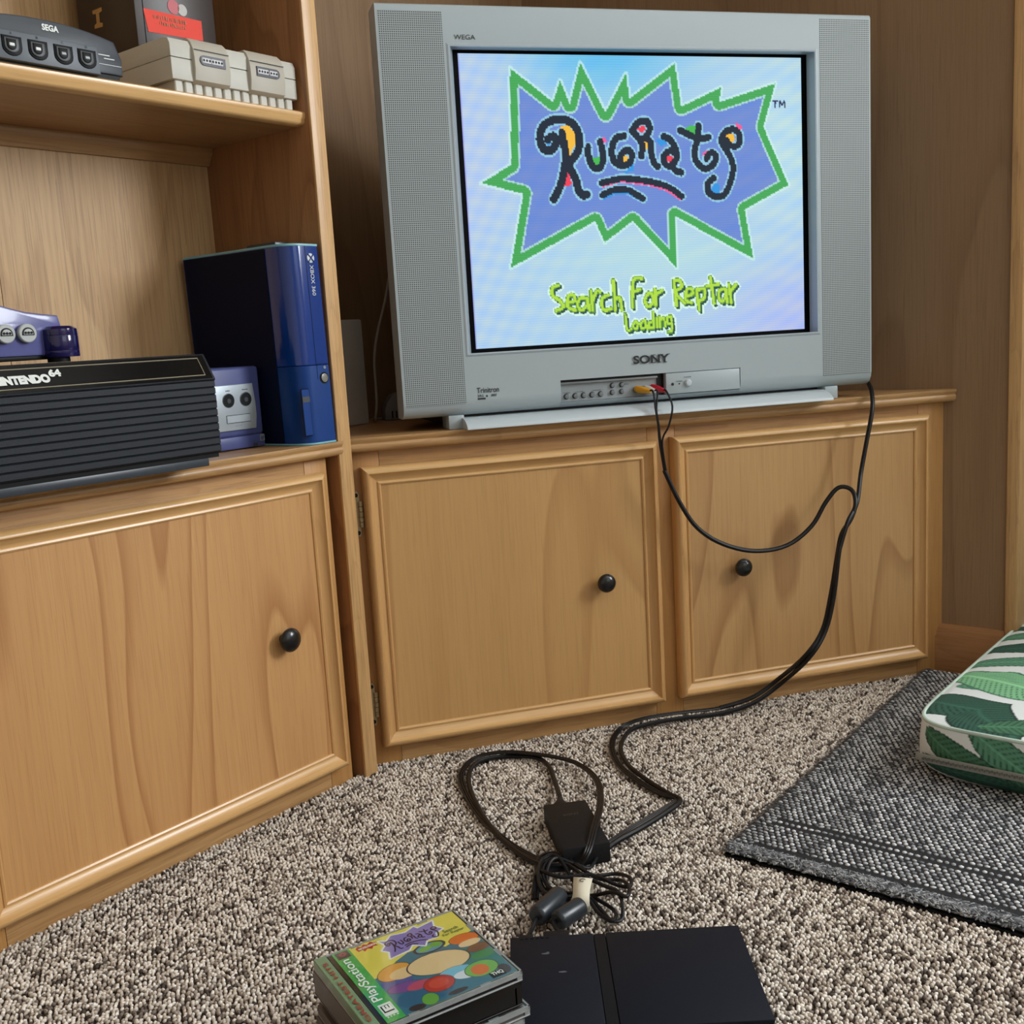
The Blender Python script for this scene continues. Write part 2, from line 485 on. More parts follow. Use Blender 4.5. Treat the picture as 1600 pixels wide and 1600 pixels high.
# right wall: veneered return beside the corner cabinet, then painted wall round a window
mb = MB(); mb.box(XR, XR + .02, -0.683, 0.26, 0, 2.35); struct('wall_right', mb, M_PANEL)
mb = MB()
for a in ((-3.6, -2.75, 0, 2.35), (-1.55, -0.80, 0, 2.35), (-2.75, -1.55, 0, .9), (-2.75, -1.55, 1.95, 2.35)):
    mb.box(1.0, 1.08, a[0], a[1], a[2], a[3])
mb.box(1.0, 1.08, -0.81, -0.703, 0, 2.35)
struct('wall_window_side', mb, M_WALL)
mb = MB()
for a in ((-3.65, -3.6),):
    mb.box(-2.65, -1.3, *a, 0, 2.35); mb.box(0.2, 1.25, *a, 0, 2.35); mb.box(-1.3, 0.2, *a, 0, .9); mb.box(-1.3, 0.2, *a, 2.0, 2.35)
struct('wall_behind_camera', mb, M_WALL)
M_FRAME = plain('window_frame_paint', (232, 230, 224), 0.5)
for nm, fx in (('window_1', None), ('added_rear_window', 1)):  # the second is an unseen rear window, added to go with the fill lamp
    mb = MB()
    if fx is None:
        for a in ((-2.75, -2.71), (-1.59, -1.55)): mb.box(1.02, 1.06, a[0], a[1], .9, 1.95)
        for a in ((.90, .94), (1.91, 1.95)): mb.box(1.02, 1.06, -2.75, -1.55, a[0], a[1])
    else:
        for a in ((-1.3, -1.25), (0.15, 0.2), (-.57, -.53)): mb.box(a[0], a[1], -3.64, -3.61, .9, 2.0)
        for a in ((.9, .95), (1.95, 2.0)): mb.box(-1.3, 0.2, -3.64, -3.61, a[0], a[1])
    struct(nm, mb, M_FRAME)
# baseboard and end strip of the return
mb = MB(); mb.prism([(XR, .003), (XR - .012, .003), (XR - .012, .066), (XR - .009, .071), (XR - .009, .078), (XR - .004, .087), (XR, .088)], -0.683, -0.565, 'xz'); struct('baseboard_right', mb, wood('oak_baseboard', (176, 128, 80), (156, 108, 64), (124, 80, 46), 'y', 3.0, 6.0, .3, .35, .45, 21.0))
mb = MB(); mb.box(XR - .006, XR + .132, -0.703, -0.683, 0, 2.35, .002); struct('trim_1', mb, M_EDGE)

# ------------------------------------------------------------------ left run: base cabinet, worktop, shelf unit
cab = thing('base_cabinet', 'left oak base cabinet with one wide door below the shelf of game consoles', 'cabinet', (-.5, .1, 0))
mb = MB(); mb.box(-1.0, -.006, .018, .25, 0, .4775); mb.build('carcass', M_SIDE, cab)
mb = MB(); mb.box(-.0465, -.006, 0, .018, 0, .4775, .001); mb.build('stile', M_STILE, cab)
mb = MB(); mb.box(-1.0, -.525, 0, .018, 0, .4775, .001); mb.build('stile', M_STILE, cab)
mb = MB(); mb.box(-.5245, -.0470, .0004, .018, .430, .4775); mb.build('top_rail', M_RAIL, cab)
mb = MB(); mb.box(-.5245, -.0470, .0004, .018, 0, .06); mb.build('bottom_rail', M_RAIL, cab)
d = door(cab, -.548, -.0255, .0345, .4575, 0, M_DOOR, .025)
knob(d, -.1180, -.001, .2455, .0165)

LIP = [(-.020, .0195), (-.0205, .0165), (-.0185, .0135), (-.0175, .0115), (-.0195, .0090), (-.0195, .0045), (-.015, 0)]
wt = thing('worktop', 'oak worktop with moulded lip on the left cabinet, under the game consoles', 'worktop', (-.5, .1, .4777))
mb = MB(); mb.prism([(y, C - .0195 + z) for y, z in LIP] + [(.012, C - .0195), (.012, C)], -1.0, .0105, 'yz'); mb.build('lip', M_RAIL, wt, 50)
mb = MB(); mb.box(-1.0, -.0055, .012, .212, C - .0195, C); mb.build('board', M_SHELF, wt)

sh = thing('shelf_unit', 'open oak shelf unit standing on the left cabinet, divider post at its right', 'shelf unit', (-.5, .15, 0))
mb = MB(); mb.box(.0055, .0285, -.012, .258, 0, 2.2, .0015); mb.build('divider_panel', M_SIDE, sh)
mb = MB(); mb.box(.0050, .0290, -.0165, -.012, 0, 2.2, .001); mb.build('edge_strip', M_EDGE, sh)
mb = MB(); mb.box(-.3245, .0055, .212, .22, C, 2.2); mb.build('back_panel', M_BACK, sh)
mb = MB(); mb.box(-1.0, -.3255, .212, .22, C, 2.2); mb.build('back_panel', M_BACK, sh)
mb = MB(); mb.prism([(-.002, .9379), (-.006, .9355), (-.006, .930), (-.0035, .927), (-.0035, .9235), (0, .9205), (.010, .9195), (.010, .938)], -1.0, .0052, 'yz'); mb.build('shelf_lip', M_MOULDX, sh, 50)
mb = MB(); mb.box(-1.0, .0052, .010, .212, .9195, .938); mb.build('shelf', M_SHELF, sh)
mb = MB(); mb.prism([(.212, .9195), (.196, .9195), (.195, .914), (.200, .906), (.2045, .899), (.2055, .896), (.212, .896)], -1.0, .0052, 'yz'); mb.build('cleat', M_SHELF, sh, 50)

# ------------------------------------------------------------------ corner cabinet and its worktop (world frame)
cc = thing('corner_cabinet', 'oak corner cabinet with two doors and black knobs under the television', 'cabinet', (.51, .1, 0), 'world')
mb = MB(); mb.prism([(.012, .018), (1.008, .018), (.90, .17), (.06, .17)], 0, .476, 'xy'); mb.build('carcass', M_SIDE, cc)
for x0, x1 in ((.003, .0490), (.4700, .5170), (.9655, 1.0165)):
    mb = MB(); mb.box(x0, x1, 0, .018, 0, .4768, .001); mb.build('stile', M_STILE, cc)
for x0, x1 in ((.0494, .4696), (.5174, .9651)):
    mb = MB(); mb.box(x0, x1, .0004, .018, .44, .4768); mb.build('top_rail', M_RAIL, cc)
    mb = MB(); mb.box(x0, x1, .0004, .018, 0, .05); mb.build('bottom_rail', M_RAIL, cc)
d1 = door(cc, .0205, .4800, .0335, .4540, 0, M_DOOR2, .027)
knob(d1, .3830, -.001, .2430, .0148)
d2 = door(cc, .5070, .9762, .0345, .4580, 0, M_DOOR3, .027)
knob(d2, .6190, -.001, .2400, .0148)
M_BRASS = plain('antique_brass', (190, 174, 136), 0.42, 0.3, noise=0.35, nscale=300)
M_SCREW = plain('screw_head', (45, 40, 34), 0.5, 0.7)
def hinge(dr, x, z0, z1, sgn, leaf=True):
    mb = MB(); h = z1 - z0; zc = (z0 + z1) / 2
    pts = [(0, -.5), (-.35, -.46), (-.75, -.36), (-1, -.15), (-1, .15), (-.75, .36), (-.35, .46), (0, .5), (.45, .42), (.45, -.42)]
    if leaf: mb.prism([(x + sgn * u * .0075, zc + v * h) for u, v in pts], -.0028, .0, 'xz', .0006, 1)
    else: mb.box(x - .001, x + .003, -.004, .0, z0, z1)
    hg = mb.build('hinge', M_BRASS, dr, 40)
    mb = MB()
    for k in range(5): mb.cyl((x + sgn * .0040, -.0045, zc - h * .28 + k * h * .112), (x + sgn * .0040, -.0045, zc - h * .28 + (k + .92) * h * .112), .0035, 12, .0005)
    mb.build('knuckle', M_BRASS, hg, 40)
    for q in ((-.40, .40) if leaf else ()):
        mb = MB(); mb.lathe([(0, 0), (.0032, 0), (.0026, .0012), (0, .0016)], (x - sgn * .0015, -.0028, zc + q * h), (0, -1, 0), 12); mb.build('screw', M_SCREW, hg)
for z0, z1 in ((.352, .421), (.065, .133)): hinge(d1, .0125, z0, z1, 1)
for z0, z1 in ((.358, .407), (.085, .120)): hinge(d2, .9785, z0, z1, -1, False)

ct = thing('worktop', 'oak corner worktop with moulded lip carrying the grey television', 'worktop', (.51, .1, .4772), 'world')
mb = MB(); mb.prism([(y, C - .0205 + z * 1.05) for y, z in LIP] + [(.02, C - .0205), (.02, C)], .0025, 1.026, 'yz'); mb.build('lip', M_RAIL, ct, 50)
pts = [(.0065, .02), (1.0005, .02)]
pts += [tuple(W(XR - .001, .259, 0)[:2]), tuple(W(.0295, .259, 0)[:2])]
mb = MB(); mb.prism(pts, C - .0200, C, 'xy'); mb.build('board', M_SHELF, ct)

# ------------------------------------------------------------------ television (own frame: x right, y back, z up from its lower edge)
TVA = -0.01317
M_SILVER = plain('silver_plastic', (172, 184, 189), 0.42, 0.05, noise=0.03, nscale=900)
M_SILVER2 = plain('silver_panel', (196, 206, 211), 0.34, 0.05, noise=0.03, coat=.15)
M_BEZEL = plain('bezel_lip', (164, 176, 184), 0.34, 0.1)
M_TVBACK = plain('tv_back_shell', (66, 70, 74), 0.55)
M_GLASS = plain('tube_black_glass', (5, 6, 9), 0.3, spec=0.08)
M_DARK = plain('dark_plastic', (26, 28, 31), 0.45)
M_INK = plain('printed_ink', (38, 44, 50), 0.6)
M_GRILLE = grille_mat('speaker_perforation', (168, 178, 180), (62, 71, 76), .0029)
tv = thing('television', 'bulky silver tube television on the corner worktop, bright game title on its screen', 'television', (0, 0, 0), 'world', TVA)
tv.location = (.08938, -.0100, .51688)
W_, H_ = .772, .5683
rb = [(.0, .0)]
lowp = [(.024, -.0004), (.012, .001), (.005, .006), (.0015, .013), (0, .021), (0, .024)]
BX0, BX1, BZ0, BZ1 = .0990, .6760, .0873, .5141     # opening of the front
mb = MB()
mb.prism(lowp + [(0, BZ0), (.05, BZ0), (.05, 0)], 0, .2388, 'yz')
mb.prism(lowp + [(0, BZ0), (.05, BZ0), (.05, 0)], .5360, W_, 'yz')
mb.prism([(.024, -.0004), (.012, .001), (.005, .0055), (.0018, .0075), (.016, .0075), (.016, .0412), (0, .0412), (0, BZ0), (.05, BZ0), (.05, 0)], .2388, .5360, 'yz')
mb.prism([(0, BZ1), (0, H_ - .006), (.0018, H_ - .002), (.006, H_), (.05, H_), (.05, BZ1)], 0, W_, 'yz')
mb.box(0, BX0, 0, .05, BZ0, BZ1); mb.box(BX1, W_, 0, .05, BZ0, BZ1)
front = mb.build('front_bezel', M_SILVER, tv, 30)
# recessed lip round the tube
QX0, QX1, QZ0, QZ1 = .1100, .6725, .0890, .5130
mb = MB(); b = bmesh.new()
o_ = [(BX0, -.0008, BZ0), (BX1, -.0008, BZ0), (BX1, -.0008, BZ1), (BX0, -.0008, BZ1)]; i_ = [(QX0, .021, QZ0), (QX1, .021, QZ0), (QX1, .021, QZ1), (QX0, .021, QZ1)]
o0 = [(BX0 - .004, .0003, BZ0 - .004), (BX1 + .004, .0003, BZ0 - .004), (BX1 + .004, .0003, BZ1 + .004), (BX0 - .004, .0003, BZ1 + .004)]
m0 = [(BX0 + .003, -.0003, BZ0 + .002), (BX1 - .002, -.0003, BZ0 + .002), (BX1 - .002, -.0003, BZ1 - .002), (BX0 + .003, -.0003, BZ1 - .002)]
R_ = [[b.verts.new(p) for p in r] for r in (o0, o_, m0, i_)]
for A, B in zip(R_, R_[1:]):
    for k in range(4): b.faces.new((A[k], A[(k + 1) % 4], B[(k + 1) % 4], B[k]))
mb._add(b); mb.build('screen_lip', M_BEZEL, tv, 20)
mb = MB(); mb.box(.105, .676, .0235, .03, .086, .516); scr = mb.build('screen', M_GLASS, tv)
# sides and tapered rear shell
mb = MB(); b = bmesh.new()
def ring(x0, x1, z0, z1, y): return [b.verts.new(p) for p in ((x0, y, z0), (x1, y, z0), (x1, y, z1), (x0, y, z1))]
rr = [ring(.006, W_ - .006, .006, H_ - .005, .05), ring(.012, W_ - .012, .004, H_ - .012, .10), ring(.10, W_ - .10, .0, H_ - .06, .26), ring(.19, W_ - .19, .0, H_ - .14, .40)]
for A, B in zip(rr, rr[1:]):
    for k in range(4): b.faces.new((A[k], A[(k + 1) % 4], B[(k + 1) % 4], B[k]))
b.faces.new(rr[0]); b.faces.new(rr[-1]); mb._add(b); mb.build('rear_shell', M_TVBACK, tv, 20)
# speakers
for x0, x1, z0, z1 in ((.0030, .0925, .0178, .5575), (.6830, .7700, .0190, .5600)):
    mb = MB(); mb.box(x0, x1, -.0003, .002, z0, z1); mb.build('speaker_grille', M_GRILLE, tv)
# stand: moulded plinth and two feet blocks
mb = MB(); zt = -.0035; zb = C - .51688 + .0003
mb.prism([(.03, zt), (.004, zt), (-.004, zt - .0015), (-.012, zt - .0040), (-.019, zt - .0080), (-.0230, zt - .0115), (-.0245, zb + .002), (-.0245, zb), (.03, zb)], .0865, .6860, 'yz'); mb.build('plinth', M_SILVER2, tv, 50)
mb = MB(); mb.box(.08, .69, .03, .40, zb, .001); mb.build('base_block', M_DARK, tv)
for x0, x1 in ((.066, .0895), (.690, .713)):
    mb = MB(); mb.box(x0, x1, .006, .05, zb, .0008, .001); mb.build('foot', M_SILVER, tv)
# control bay: sunken button panel and the closed half of the flap
mb = MB(); mb.box(.2400, .3985, .012, .018, .0078, .0370, .0005, 1); mb.box(.2400, .3985, .006, .018, .0345, .0375, .0008, 2)
bay = mb.build('control_panel', plain('panel_grey', (150, 157, 161), 0.42, 0.1), tv)
mb = MB(); mb.box(.2392, .4105, .0135, .017, .0074, .0412); mb.build('bay_shadow_gap', M_DARK, tv)
mb = MB(); mb.box(.4095, .5353, .0005, .010, .0083, .0405, .0012); flap = mb.build('flap', M_SILVER, tv)
M_BTN = plain('grey_button', (120, 126, 130), 0.35, 0.2)
def btn(par, x, z, r, y=.012, mat=M_BTN, h=.004):
    mb = MB(); mb.cyl((x, y + .002, z), (x, y - .0004, z), r * 1.25, 20); rg = mb.build('button_ring', M_DARK, par)
    mb = MB(); mb.lathe([(0, 0), (r, 0), (r, h * .8), (r * .8, h), (0, h * 1.1)], (x, y, z), (0, -1, 0), 20); mb.build('button', mat, par)
for x in (.2510, .2650, .2785, .2922, .3060): btn(bay, x, .0158, .0036)
for x, z in ((.3255, .0275), (.3408, .0275), (.3250, .0170), (.3405, .0175)): btn(bay, x, z, .0033)
mb = MB(); mb.lathe([(0, 0), (.0055, 0), (.0058, .002), (.004, .0045), (0, .0052)], (.4461, .0005, .0236), (0, -1, 0), 22); mb.build('power_button', M_SILVER2, flap)
for x, r in ((.4203, .0022), (.4315, .0011)):
    mb = MB(); mb.cyl((x, .0006, .0232), (x, -.0003, .0232), r, 16); mb.build('indicator', M_DARK, flap)
for x, k in ((.3640, M_DARK), (.3760, M_DARK), (.3880, M_DARK)):
    mb = MB(); mb.cyl((x, .012, .0185), (x, .004, .0185), .0048, 18, .0005); mb.build('jack_socket', plain('jack_metal', (150, 140, 110), .35, .8), bay)
R0, U0 = (1, 0, 0), (0, 0, 1)
text('lettering', 'WEGA', (.1085, -.0003, .5212), R0, U0, .0305, .0062, M_INK, tv)
text('lettering', 'Trinitron', (.1095, -.0003, .0312), R0, U0, .0335, .0078, M_INK, tv, .012)
text('lettering', 'SRS', (.1102, -.0003, .0252), R0, U0, .009, .0036, M_INK, tv, .01)
text('lettering', 'BBE', (.1305, -.0003, .0252), R0, U0, .0092, .0034, M_INK, tv, .02, shear=.3)
mb = MB(); mb.box(.1102, .1220, -.0004, .0, .0215, .0240); mb.cyl((.1243, .0, .0262), (.1243, -.0004, .0262), .0014, 12); mb.build('badge_bar', M_INK, tv)
M_CHROME = plain('dark_badge', (44, 49, 53), 0.3, 0.3)
text('lettering', 'SONY', (.3561, -.0012, .0578), R0, U0, .0590, .0125, M_CHROME, tv, .03, .0008)
mb = MB()   # small serifs of the badge letters
for x0, x1, z in ((.3705, .3705, 0),): pass
for cx in (.3905, .3995):
    for z in (.0578, .0693): mb.box(cx - .0022, cx + .0022, -.0018, -.0012, z, z + .0010)
for cx in (.4035, .4145): mb.box(cx - .0022, cx + .0022, -.0018, -.0012, .0693, .0703)
mb.box(.4070, .4115, -.0018, -.0012, .0578, .0588)
mb.build('badge_serif', M_CHROME, tv)
text('lettering', 'TV/VIDEO', (.2455, .0117, .0205), R0, U0, .012, .0016, M_INK, tv)
text('lettering', '- VOLUME +', (.2630, .0117, .0208), R0, U0, .018, .0016, M_INK, tv)
text('lettering', '- CHANNEL +', (.2905, .0117, .0212), R0, U0, .020, .0016, M_INK, tv)
text('lettering', 'MENU', (.3450, .0117, .0272), R0, U0, .008, .0016, M_INK, tv)
text('lettering', 'POWER', (.4395, .0002, .0318), R0, U0, .0125, .0018, M_INK, tv)
text('lettering', 'TIMER', (.4255, .0002, .0262), R0, U0, .0115, .0016, M_INK, tv)

# the picture on the tube: painted at the game's own resolution
BURST= [(44.8,11.3),(81.4,38.5),(88.7,20.8),(96.4,39.9),(107.7,6.4),(128.8,47.0),(149.3,14.6),(151.6,35.5),(195.6,6.3),(200.6,42.0),(239.9,25.8),(237.5,38.3),(293.9,22.2),(281.0,59.3),(305.6,110.1),(260.3,130.7),(268.1,174.3),(190.9,134.3),(191.0,179.2),(150.5,137.5),(123.1,155.3),(115.0,136.8),(35.6,173.6),(50.6,112.6),(14.0,103.3),(41.3,88.7)]
INK= [[(75.0,68.4),(80.2,65.8),(82.9,69.8),(78.5,77.0),(71.4,76.9),(67.9,68.3),(70.8,59.0),(79.0,53.4),(90.2,52.4),(99.5,57.1),(103.8,67.2),(102.5,77.3),(97.3,84.4),(92.2,89.4),(95.2,94.5),(98.8,101.9),(100.8,110.7),(104.6,115.1),(108.4,114.5)],[(88.0,63.5),(89.8,74.2),(90.5,84.3),(87.9,95.9),(84.0,107.4),(77.8,117.5)],[(111.5,75.2),(111.8,84.6),(115.5,91.9),(121.2,92.7),(124.8,86.2),(124.4,77.5),(122.7,70.9)],[(145.4,66.3),(137.9,68.1),(133.5,76.1),(134.6,86.4),(141.8,90.8),(149.4,88.7),(151.9,82.1),(148.2,77.7),(142.2,81.3),(141.2,85.7)],[(153.0,61.9),(159.1,55.1),(167.4,54.1),(169.6,61.0),(165.2,67.3),(160.1,69.0),(153.8,62.4)],[(160.1,69.0),(161.9,74.9),(160.9,83.0)],[(165.2,67.3),(170.0,72.0),(170.5,80.9),(172.7,89.0),(175.9,92.0)],[(182.8,67.0),(188.6,69.3),(193.4,76.7),(194.8,84.9),(190.3,91.5),(193.6,96.0),(198.6,97.6)],[(193.3,79.9),(186.8,79.6),(181.7,84.7),(184.4,91.1),(190.7,91.5)],[(216.6,58.3),(215.9,68.0),(212.5,78.4),(213.5,88.1),(221.9,94.7),(230.7,90.5),(233.0,83.8),(227.9,81.2),(223.6,86.0)],[(199.0,61.9),(207.4,65.7),(217.6,69.4),(226.2,67.7)],[(244.3,71.2),(246.9,74.9),(253.8,75.5),(257.1,71.3),(256.2,64.5),(250.7,61.4),(242.8,63.6),(238.6,71.1),(243.2,78.6),(247.9,86.2),(249.8,95.4),(246.3,107.5),(240.4,117.2),(231.9,119.0),(224.8,114.6),(224.1,107.8),(230.3,102.9)],[(122.3,105.2),(138.0,102.1),(143.8,101.6),(167.0,104.5),(185.4,109.6),(198.4,117.9)],[(122.9,115.2),(134.3,111.1),(147.6,111.6),(151.6,113.9),(161.1,119.0)]]
PATCH= [('y',[(86.7,57.7),(94.7,57.3),(99.9,64.2),(99.5,72.9),(94.2,82.2),(91.3,75.7)]),('b',[(71.5,69.1),(76.7,66.9),(78.8,71.3),(75.5,74.1)]),('r',[(91.2,93.8),(95.6,106.2),(86.4,107.5)]),('g',[(114.3,83.9),(122.5,83.3),(121.3,90.5),(117.1,92.7)]),('p',[(121.6,68.0),(126.5,67.3),(129.6,70.9),(125.5,71.9)]),('y',[(144.7,82.1),(148.8,83.6),(146.9,88.7),(141.8,90.8),(142.0,87.2)]),('b',[(153.5,89.5),(153.3,95.4),(143.2,97.5)]),('r',[(157.2,59.5),(163.9,57.6),(166.3,61.0),(162.0,63.9)]),('y',[(162.6,69.8),(166.7,70.5),(167.3,76.4),(163.9,78.6)]),('b',[(174.3,69.1),(181.9,69.2),(186.8,72.9),(179.9,75.1)]),('r',[(183.0,84.0),(188.1,82.5),(193.1,85.6),(189.5,89.3),(184.6,87.7)]),('g',[(202.5,61.2),(207.7,57.8),(214.9,58.3),(213.4,66.5),(209.1,65.7)]),('p',[(218.8,82.1),(224.1,79.2),(228.4,80.7),(222.2,83.7)]),('y',[(240.3,71.1),(243.6,65.9),(250.6,64.9),(253.1,69.7),(248.6,74.2),(245.2,69.7),(242.5,75.6)]),('p',[(252.6,56.2),(257.8,57.0),(260.9,61.5),(255.1,61.5)]),('b',[(226.5,113.2),(231.1,107.2),(235.4,108.0),(236.0,116.4),(229.0,116.2)]),('p',[(122.9,108.9),(137.8,105.5),(143.6,105.3),(166.9,108.2),(183.6,113.0),(196.9,121.6),(199.6,118.7),(185.4,109.3),(167.0,104.5),(143.8,101.9),(138.0,102.3),(122.3,105.2)]),('b',[(123.2,119.9),(134.2,115.0),(147.4,115.3),(151.4,117.6),(160.4,122.3),(162.2,119.4),(151.6,113.9),(147.6,111.6),(134.3,111.1),(122.9,115.5)])]
GREEN= [[(77.9,189.8),(72.1,192.5),(72.3,198.5),(78.8,203.3),(81.5,208.7),(74.8,211.6)],[(85.3,205.1),(92.7,203.9),(90.8,198.6),(86.3,200.6),(85.9,208.9),(93.1,211.9)],[(103.5,202.1),(97.8,201.9),(94.9,207.8),(98.3,212.2),(103.7,208.2),(104.3,202.5),(106.0,212.9)],[(107.9,196.3),(109.2,213.0)],[(109.5,203.9),(113.7,196.3),(116.6,197.4)],[(124.4,200.4),(118.4,202.8),(117.6,209.6),(120.4,213.3),(126.3,212.3)],[(129.4,188.1),(130.4,213.8)],[(130.9,204.2),(135.1,203.6),(136.6,214.1)],[(156.8,187.5),(148.6,189.0),(147.0,211.8)],[(147.9,198.8),(155.1,196.8)],[(163.1,200.3),(159.1,206.2),(161.9,212.2),(167.0,208.4),(166.0,201.7),(163.1,200.3)],[(169.2,197.5),(169.5,211.6)],[(169.8,202.4),(176.0,198.5)],[(187.8,190.6),(189.8,212.6)],[(187.8,190.6),(193.5,190.8),(195.5,196.3),(189.2,201.0),(197.7,210.8)],[(199.2,205.0),(206.2,203.0),(204.6,198.2),(200.2,199.6),(199.0,208.1),(204.7,210.7)],[(209.8,199.2),(212.2,217.3)],[(210.6,200.0),(217.7,199.3),(217.4,207.4),(212.5,209.5)],[(224.2,189.0),(227.3,212.5)],[(220.1,196.9),(232.3,195.6)],[(237.5,199.7),(232.6,201.8),(232.4,208.0),(235.9,211.3),(239.6,205.3),(239.4,200.2),(240.6,211.9)],[(242.5,196.0),(244.7,212.6)],[(244.2,202.3),(249.7,196.6)]]
GREEN2= [[(139.4,217.6),(141.0,231.5),(145.1,231.0)],[(149.3,224.2),(146.6,228.7),(149.9,231.2),(151.7,227.0),(149.3,224.2)],[(158.7,223.9),(154.4,226.3),(155.3,231.5),(159.4,229.1),(158.4,224.2),(160.6,231.8)],[(166.7,217.4),(166.6,231.3)],[(166.4,225.1),(162.1,226.7),(162.9,231.1),(166.3,230.2)],[(169.9,222.9),(170.0,230.7)],[(172.5,221.6),(173.2,230.9)],[(173.2,225.2),(176.8,222.5),(177.9,230.4)],[(183.7,221.7),(180.2,223.0),(180.9,228.2),(184.4,227.3),(184.1,221.7),(184.5,233.9),(180.6,235.5)]]
TM=[[(290.9,37.1),(295.7,37.1)],[(293.3,37.1),(293.2,42.2)],[(297.4,42.2),(298.1,37.1),(300.1,40.5),(302.5,37.0),(303.1,42.2)]]
NX, NY = 480, 360
X, Y = grid_xy(NX, NY); X = X * 320 / NX; Y = Y * 240 / NY
u, v = X / 320, Y / 240
def gs(cx, cy, sx, sy): return np.exp(-((u - cx) / sx) ** 2 - ((v - cy) / sy) ** 2)[..., None]
base = np.zeros((NY + 1, NX + 1, 3)) + np.array([178, 212, 236.])
for g_, c_ in ((gs(.40, -.02, .22, .16), (92, 190, 240)), (gs(.0, .35, .16, .6), (186, 206, 240)), (gs(.95, .35, .2, .35), (190, 226, 236)), (gs(1.0, 1.0, .3, .3), (182, 192, 242)),
               (gs(.30, .78, .3, .2), (180, 214, 238)), (gs(.55, .70, .3, .1), (186, 224, 230))):
    base = base * (1 - g_ * .85) + np.array(c_) * g_ * .85
# interference bands of the raster against the shadow mask
band = np.sin(2 * math.pi * (v * 17 + 10 * (u - .45) ** 2 + 3.0 * u)) * .5 + np.sin(2 * math.pi * (v * 9 - 13 * (u - .6) ** 2 + 6 * u)) * .5
sweep = (np.abs(u - .5) * 1.6 + .15)
base += (band * sweep * 11)[..., None] * np.array([1.0, .5, -.7])
rows = (np.floor(Y) % 2)[..., None]
base -= rows * 9
img = lin_np(base)
px = np.floor(X) + .5; py = np.floor(Y) + .5           # drawn pixel by pixel
ins = inside(px, py, BURST); edge = poly_dist(px, py, BURST, True)
hal = (~ins) & (edge < 2.0); img[hal] = img[hal] * .4 + np.array(lin((206, 244, 236))) * .6
blue = np.zeros_like(base) + np.array([112, 142, 214.]) + (band * sweep * 11)[..., None] * np.array([.8, .3, -.4]) - rows * 7
bl = lin_np(blue)
m_ = ins & (edge >= 7.0); img[m_] = bl[m_]
m_ = ins & (edge >= 6.2) & (edge < 8.0); img[m_] = lin((170, 214, 214))
m_ = ins & (edge < 6.4); img[m_] = lin_np(np.array([74, 172, 92.]) - rows[m_] * 10)
CL = {'y': (246, 190, 62), 'r': (240, 66, 88), 'g': (72, 186, 84), 'b': (52, 150, 226), 'p': (244, 92, 150)}
ink = np.full(X.shape, 1e9, np.float32)
for k, s in enumerate(INK): ink = np.minimum(ink, poly_dist(px, py, smooth_pts(s, 4)) / (1.0 if k < 2 else .86 if k < 12 else .80))
m_ = (ink < 5.2); img[m_] = lin((148, 200, 226))
for c_, s in PATCH: paint(img, inside(px, py, s), CL[c_])
paint(img, ink < 3.5, (30, 42, 56))
for grp, wd in ((GREEN, 1.3), (GREEN2, .95)):
    gd = np.full(X.shape, 1e9, np.float32); sd = gd.copy()
    for s in grp:
        q = smooth_pts(s, 4)
        gd = np.minimum(gd, poly_dist(px, py, q)); sd = np.minimum(sd, poly_dist(px - 1.6, py - 1.9, q))
    m_ = np.minimum(gd, sd) < wd + 2.0; img[m_] = lin((214, 246, 232))
    paint(img, sd < wd + .4, (40, 78, 74)); paint(img, gd < wd + .7, (96, 150, 60)); paint(img, gd < wd, (178, 222, 70))
for s in TM: paint(img, poly_dist(X, Y, s) < .75, (40, 52, 86))
img[:, :2] = img[:, :2] * .5 + np.array(lin((130, 100, 220))) * .5
M_PIC = painted('tube_picture', 0.3, 1.0, 0, spec=0.08)
raster_mesh('picture', img, (.1180, .0230, .5088), (.5462, 0, 0), (0, 0, -.4140), M_PIC, scr)

# ------------------------------------------------------------------ consoles on the shelves (room frame, front faces -y)
RB, UB = (1, 0, 0), (0, 0, 1)
M_WHITE = plain('white_print', (226, 230, 226), 0.5)
M_CONN = plain('connector_black', (9, 10, 12), 0.5, spec=.2)

# pale grey cartridge console with two control ports, on the upper shelf
M_PALE = plain('pale_grey_plastic', (196, 194, 184), 0.5, noise=0.03, bump=.1)
M_PALE2 = plain('warm_grey_plastic', (182, 176, 162), 0.5, noise=0.03)
M_PALE3 = plain('port_white', (205, 205, 208), 0.45)
sn = thing('game_console', 'pale grey cartridge console with two white controller ports on the upper shelf', 'console', (-.097, .10, ZS))
mb = MB(); mb.prism([(-.194, .9522), (-.0005, .9522), (-.0005, .9772), (-.194, .9772)], .0, .185, 'xz', .0015); mb.build('lower_shell', M_PALE, sn)
mb = MB(); mb.prism([(.0, .9778), (.0, .9925), (.0035, .9990), (.010, 1.0010), (.185, 1.0010), (.185, .9778)], -.194, -.0005, 'yz', .0012); mb.build('upper_shell', M_PALE, sn, 30)
mb = MB(); mb.box(-.1905, -.004, .003, .183, .9768, .9782); mb.build('seam', M_DARK, sn)
mb = MB()
for k in range(13):
    x = -.1885 + k * .0143; mb.box(x, x + .0108, .004, .178, ZS + .0002, .9525, .0012, 1)
mb.box(-.187, -.005, .0075, .176, ZS + .0002, .9525)
mb.build('ribbed_foot', M_PALE, sn)
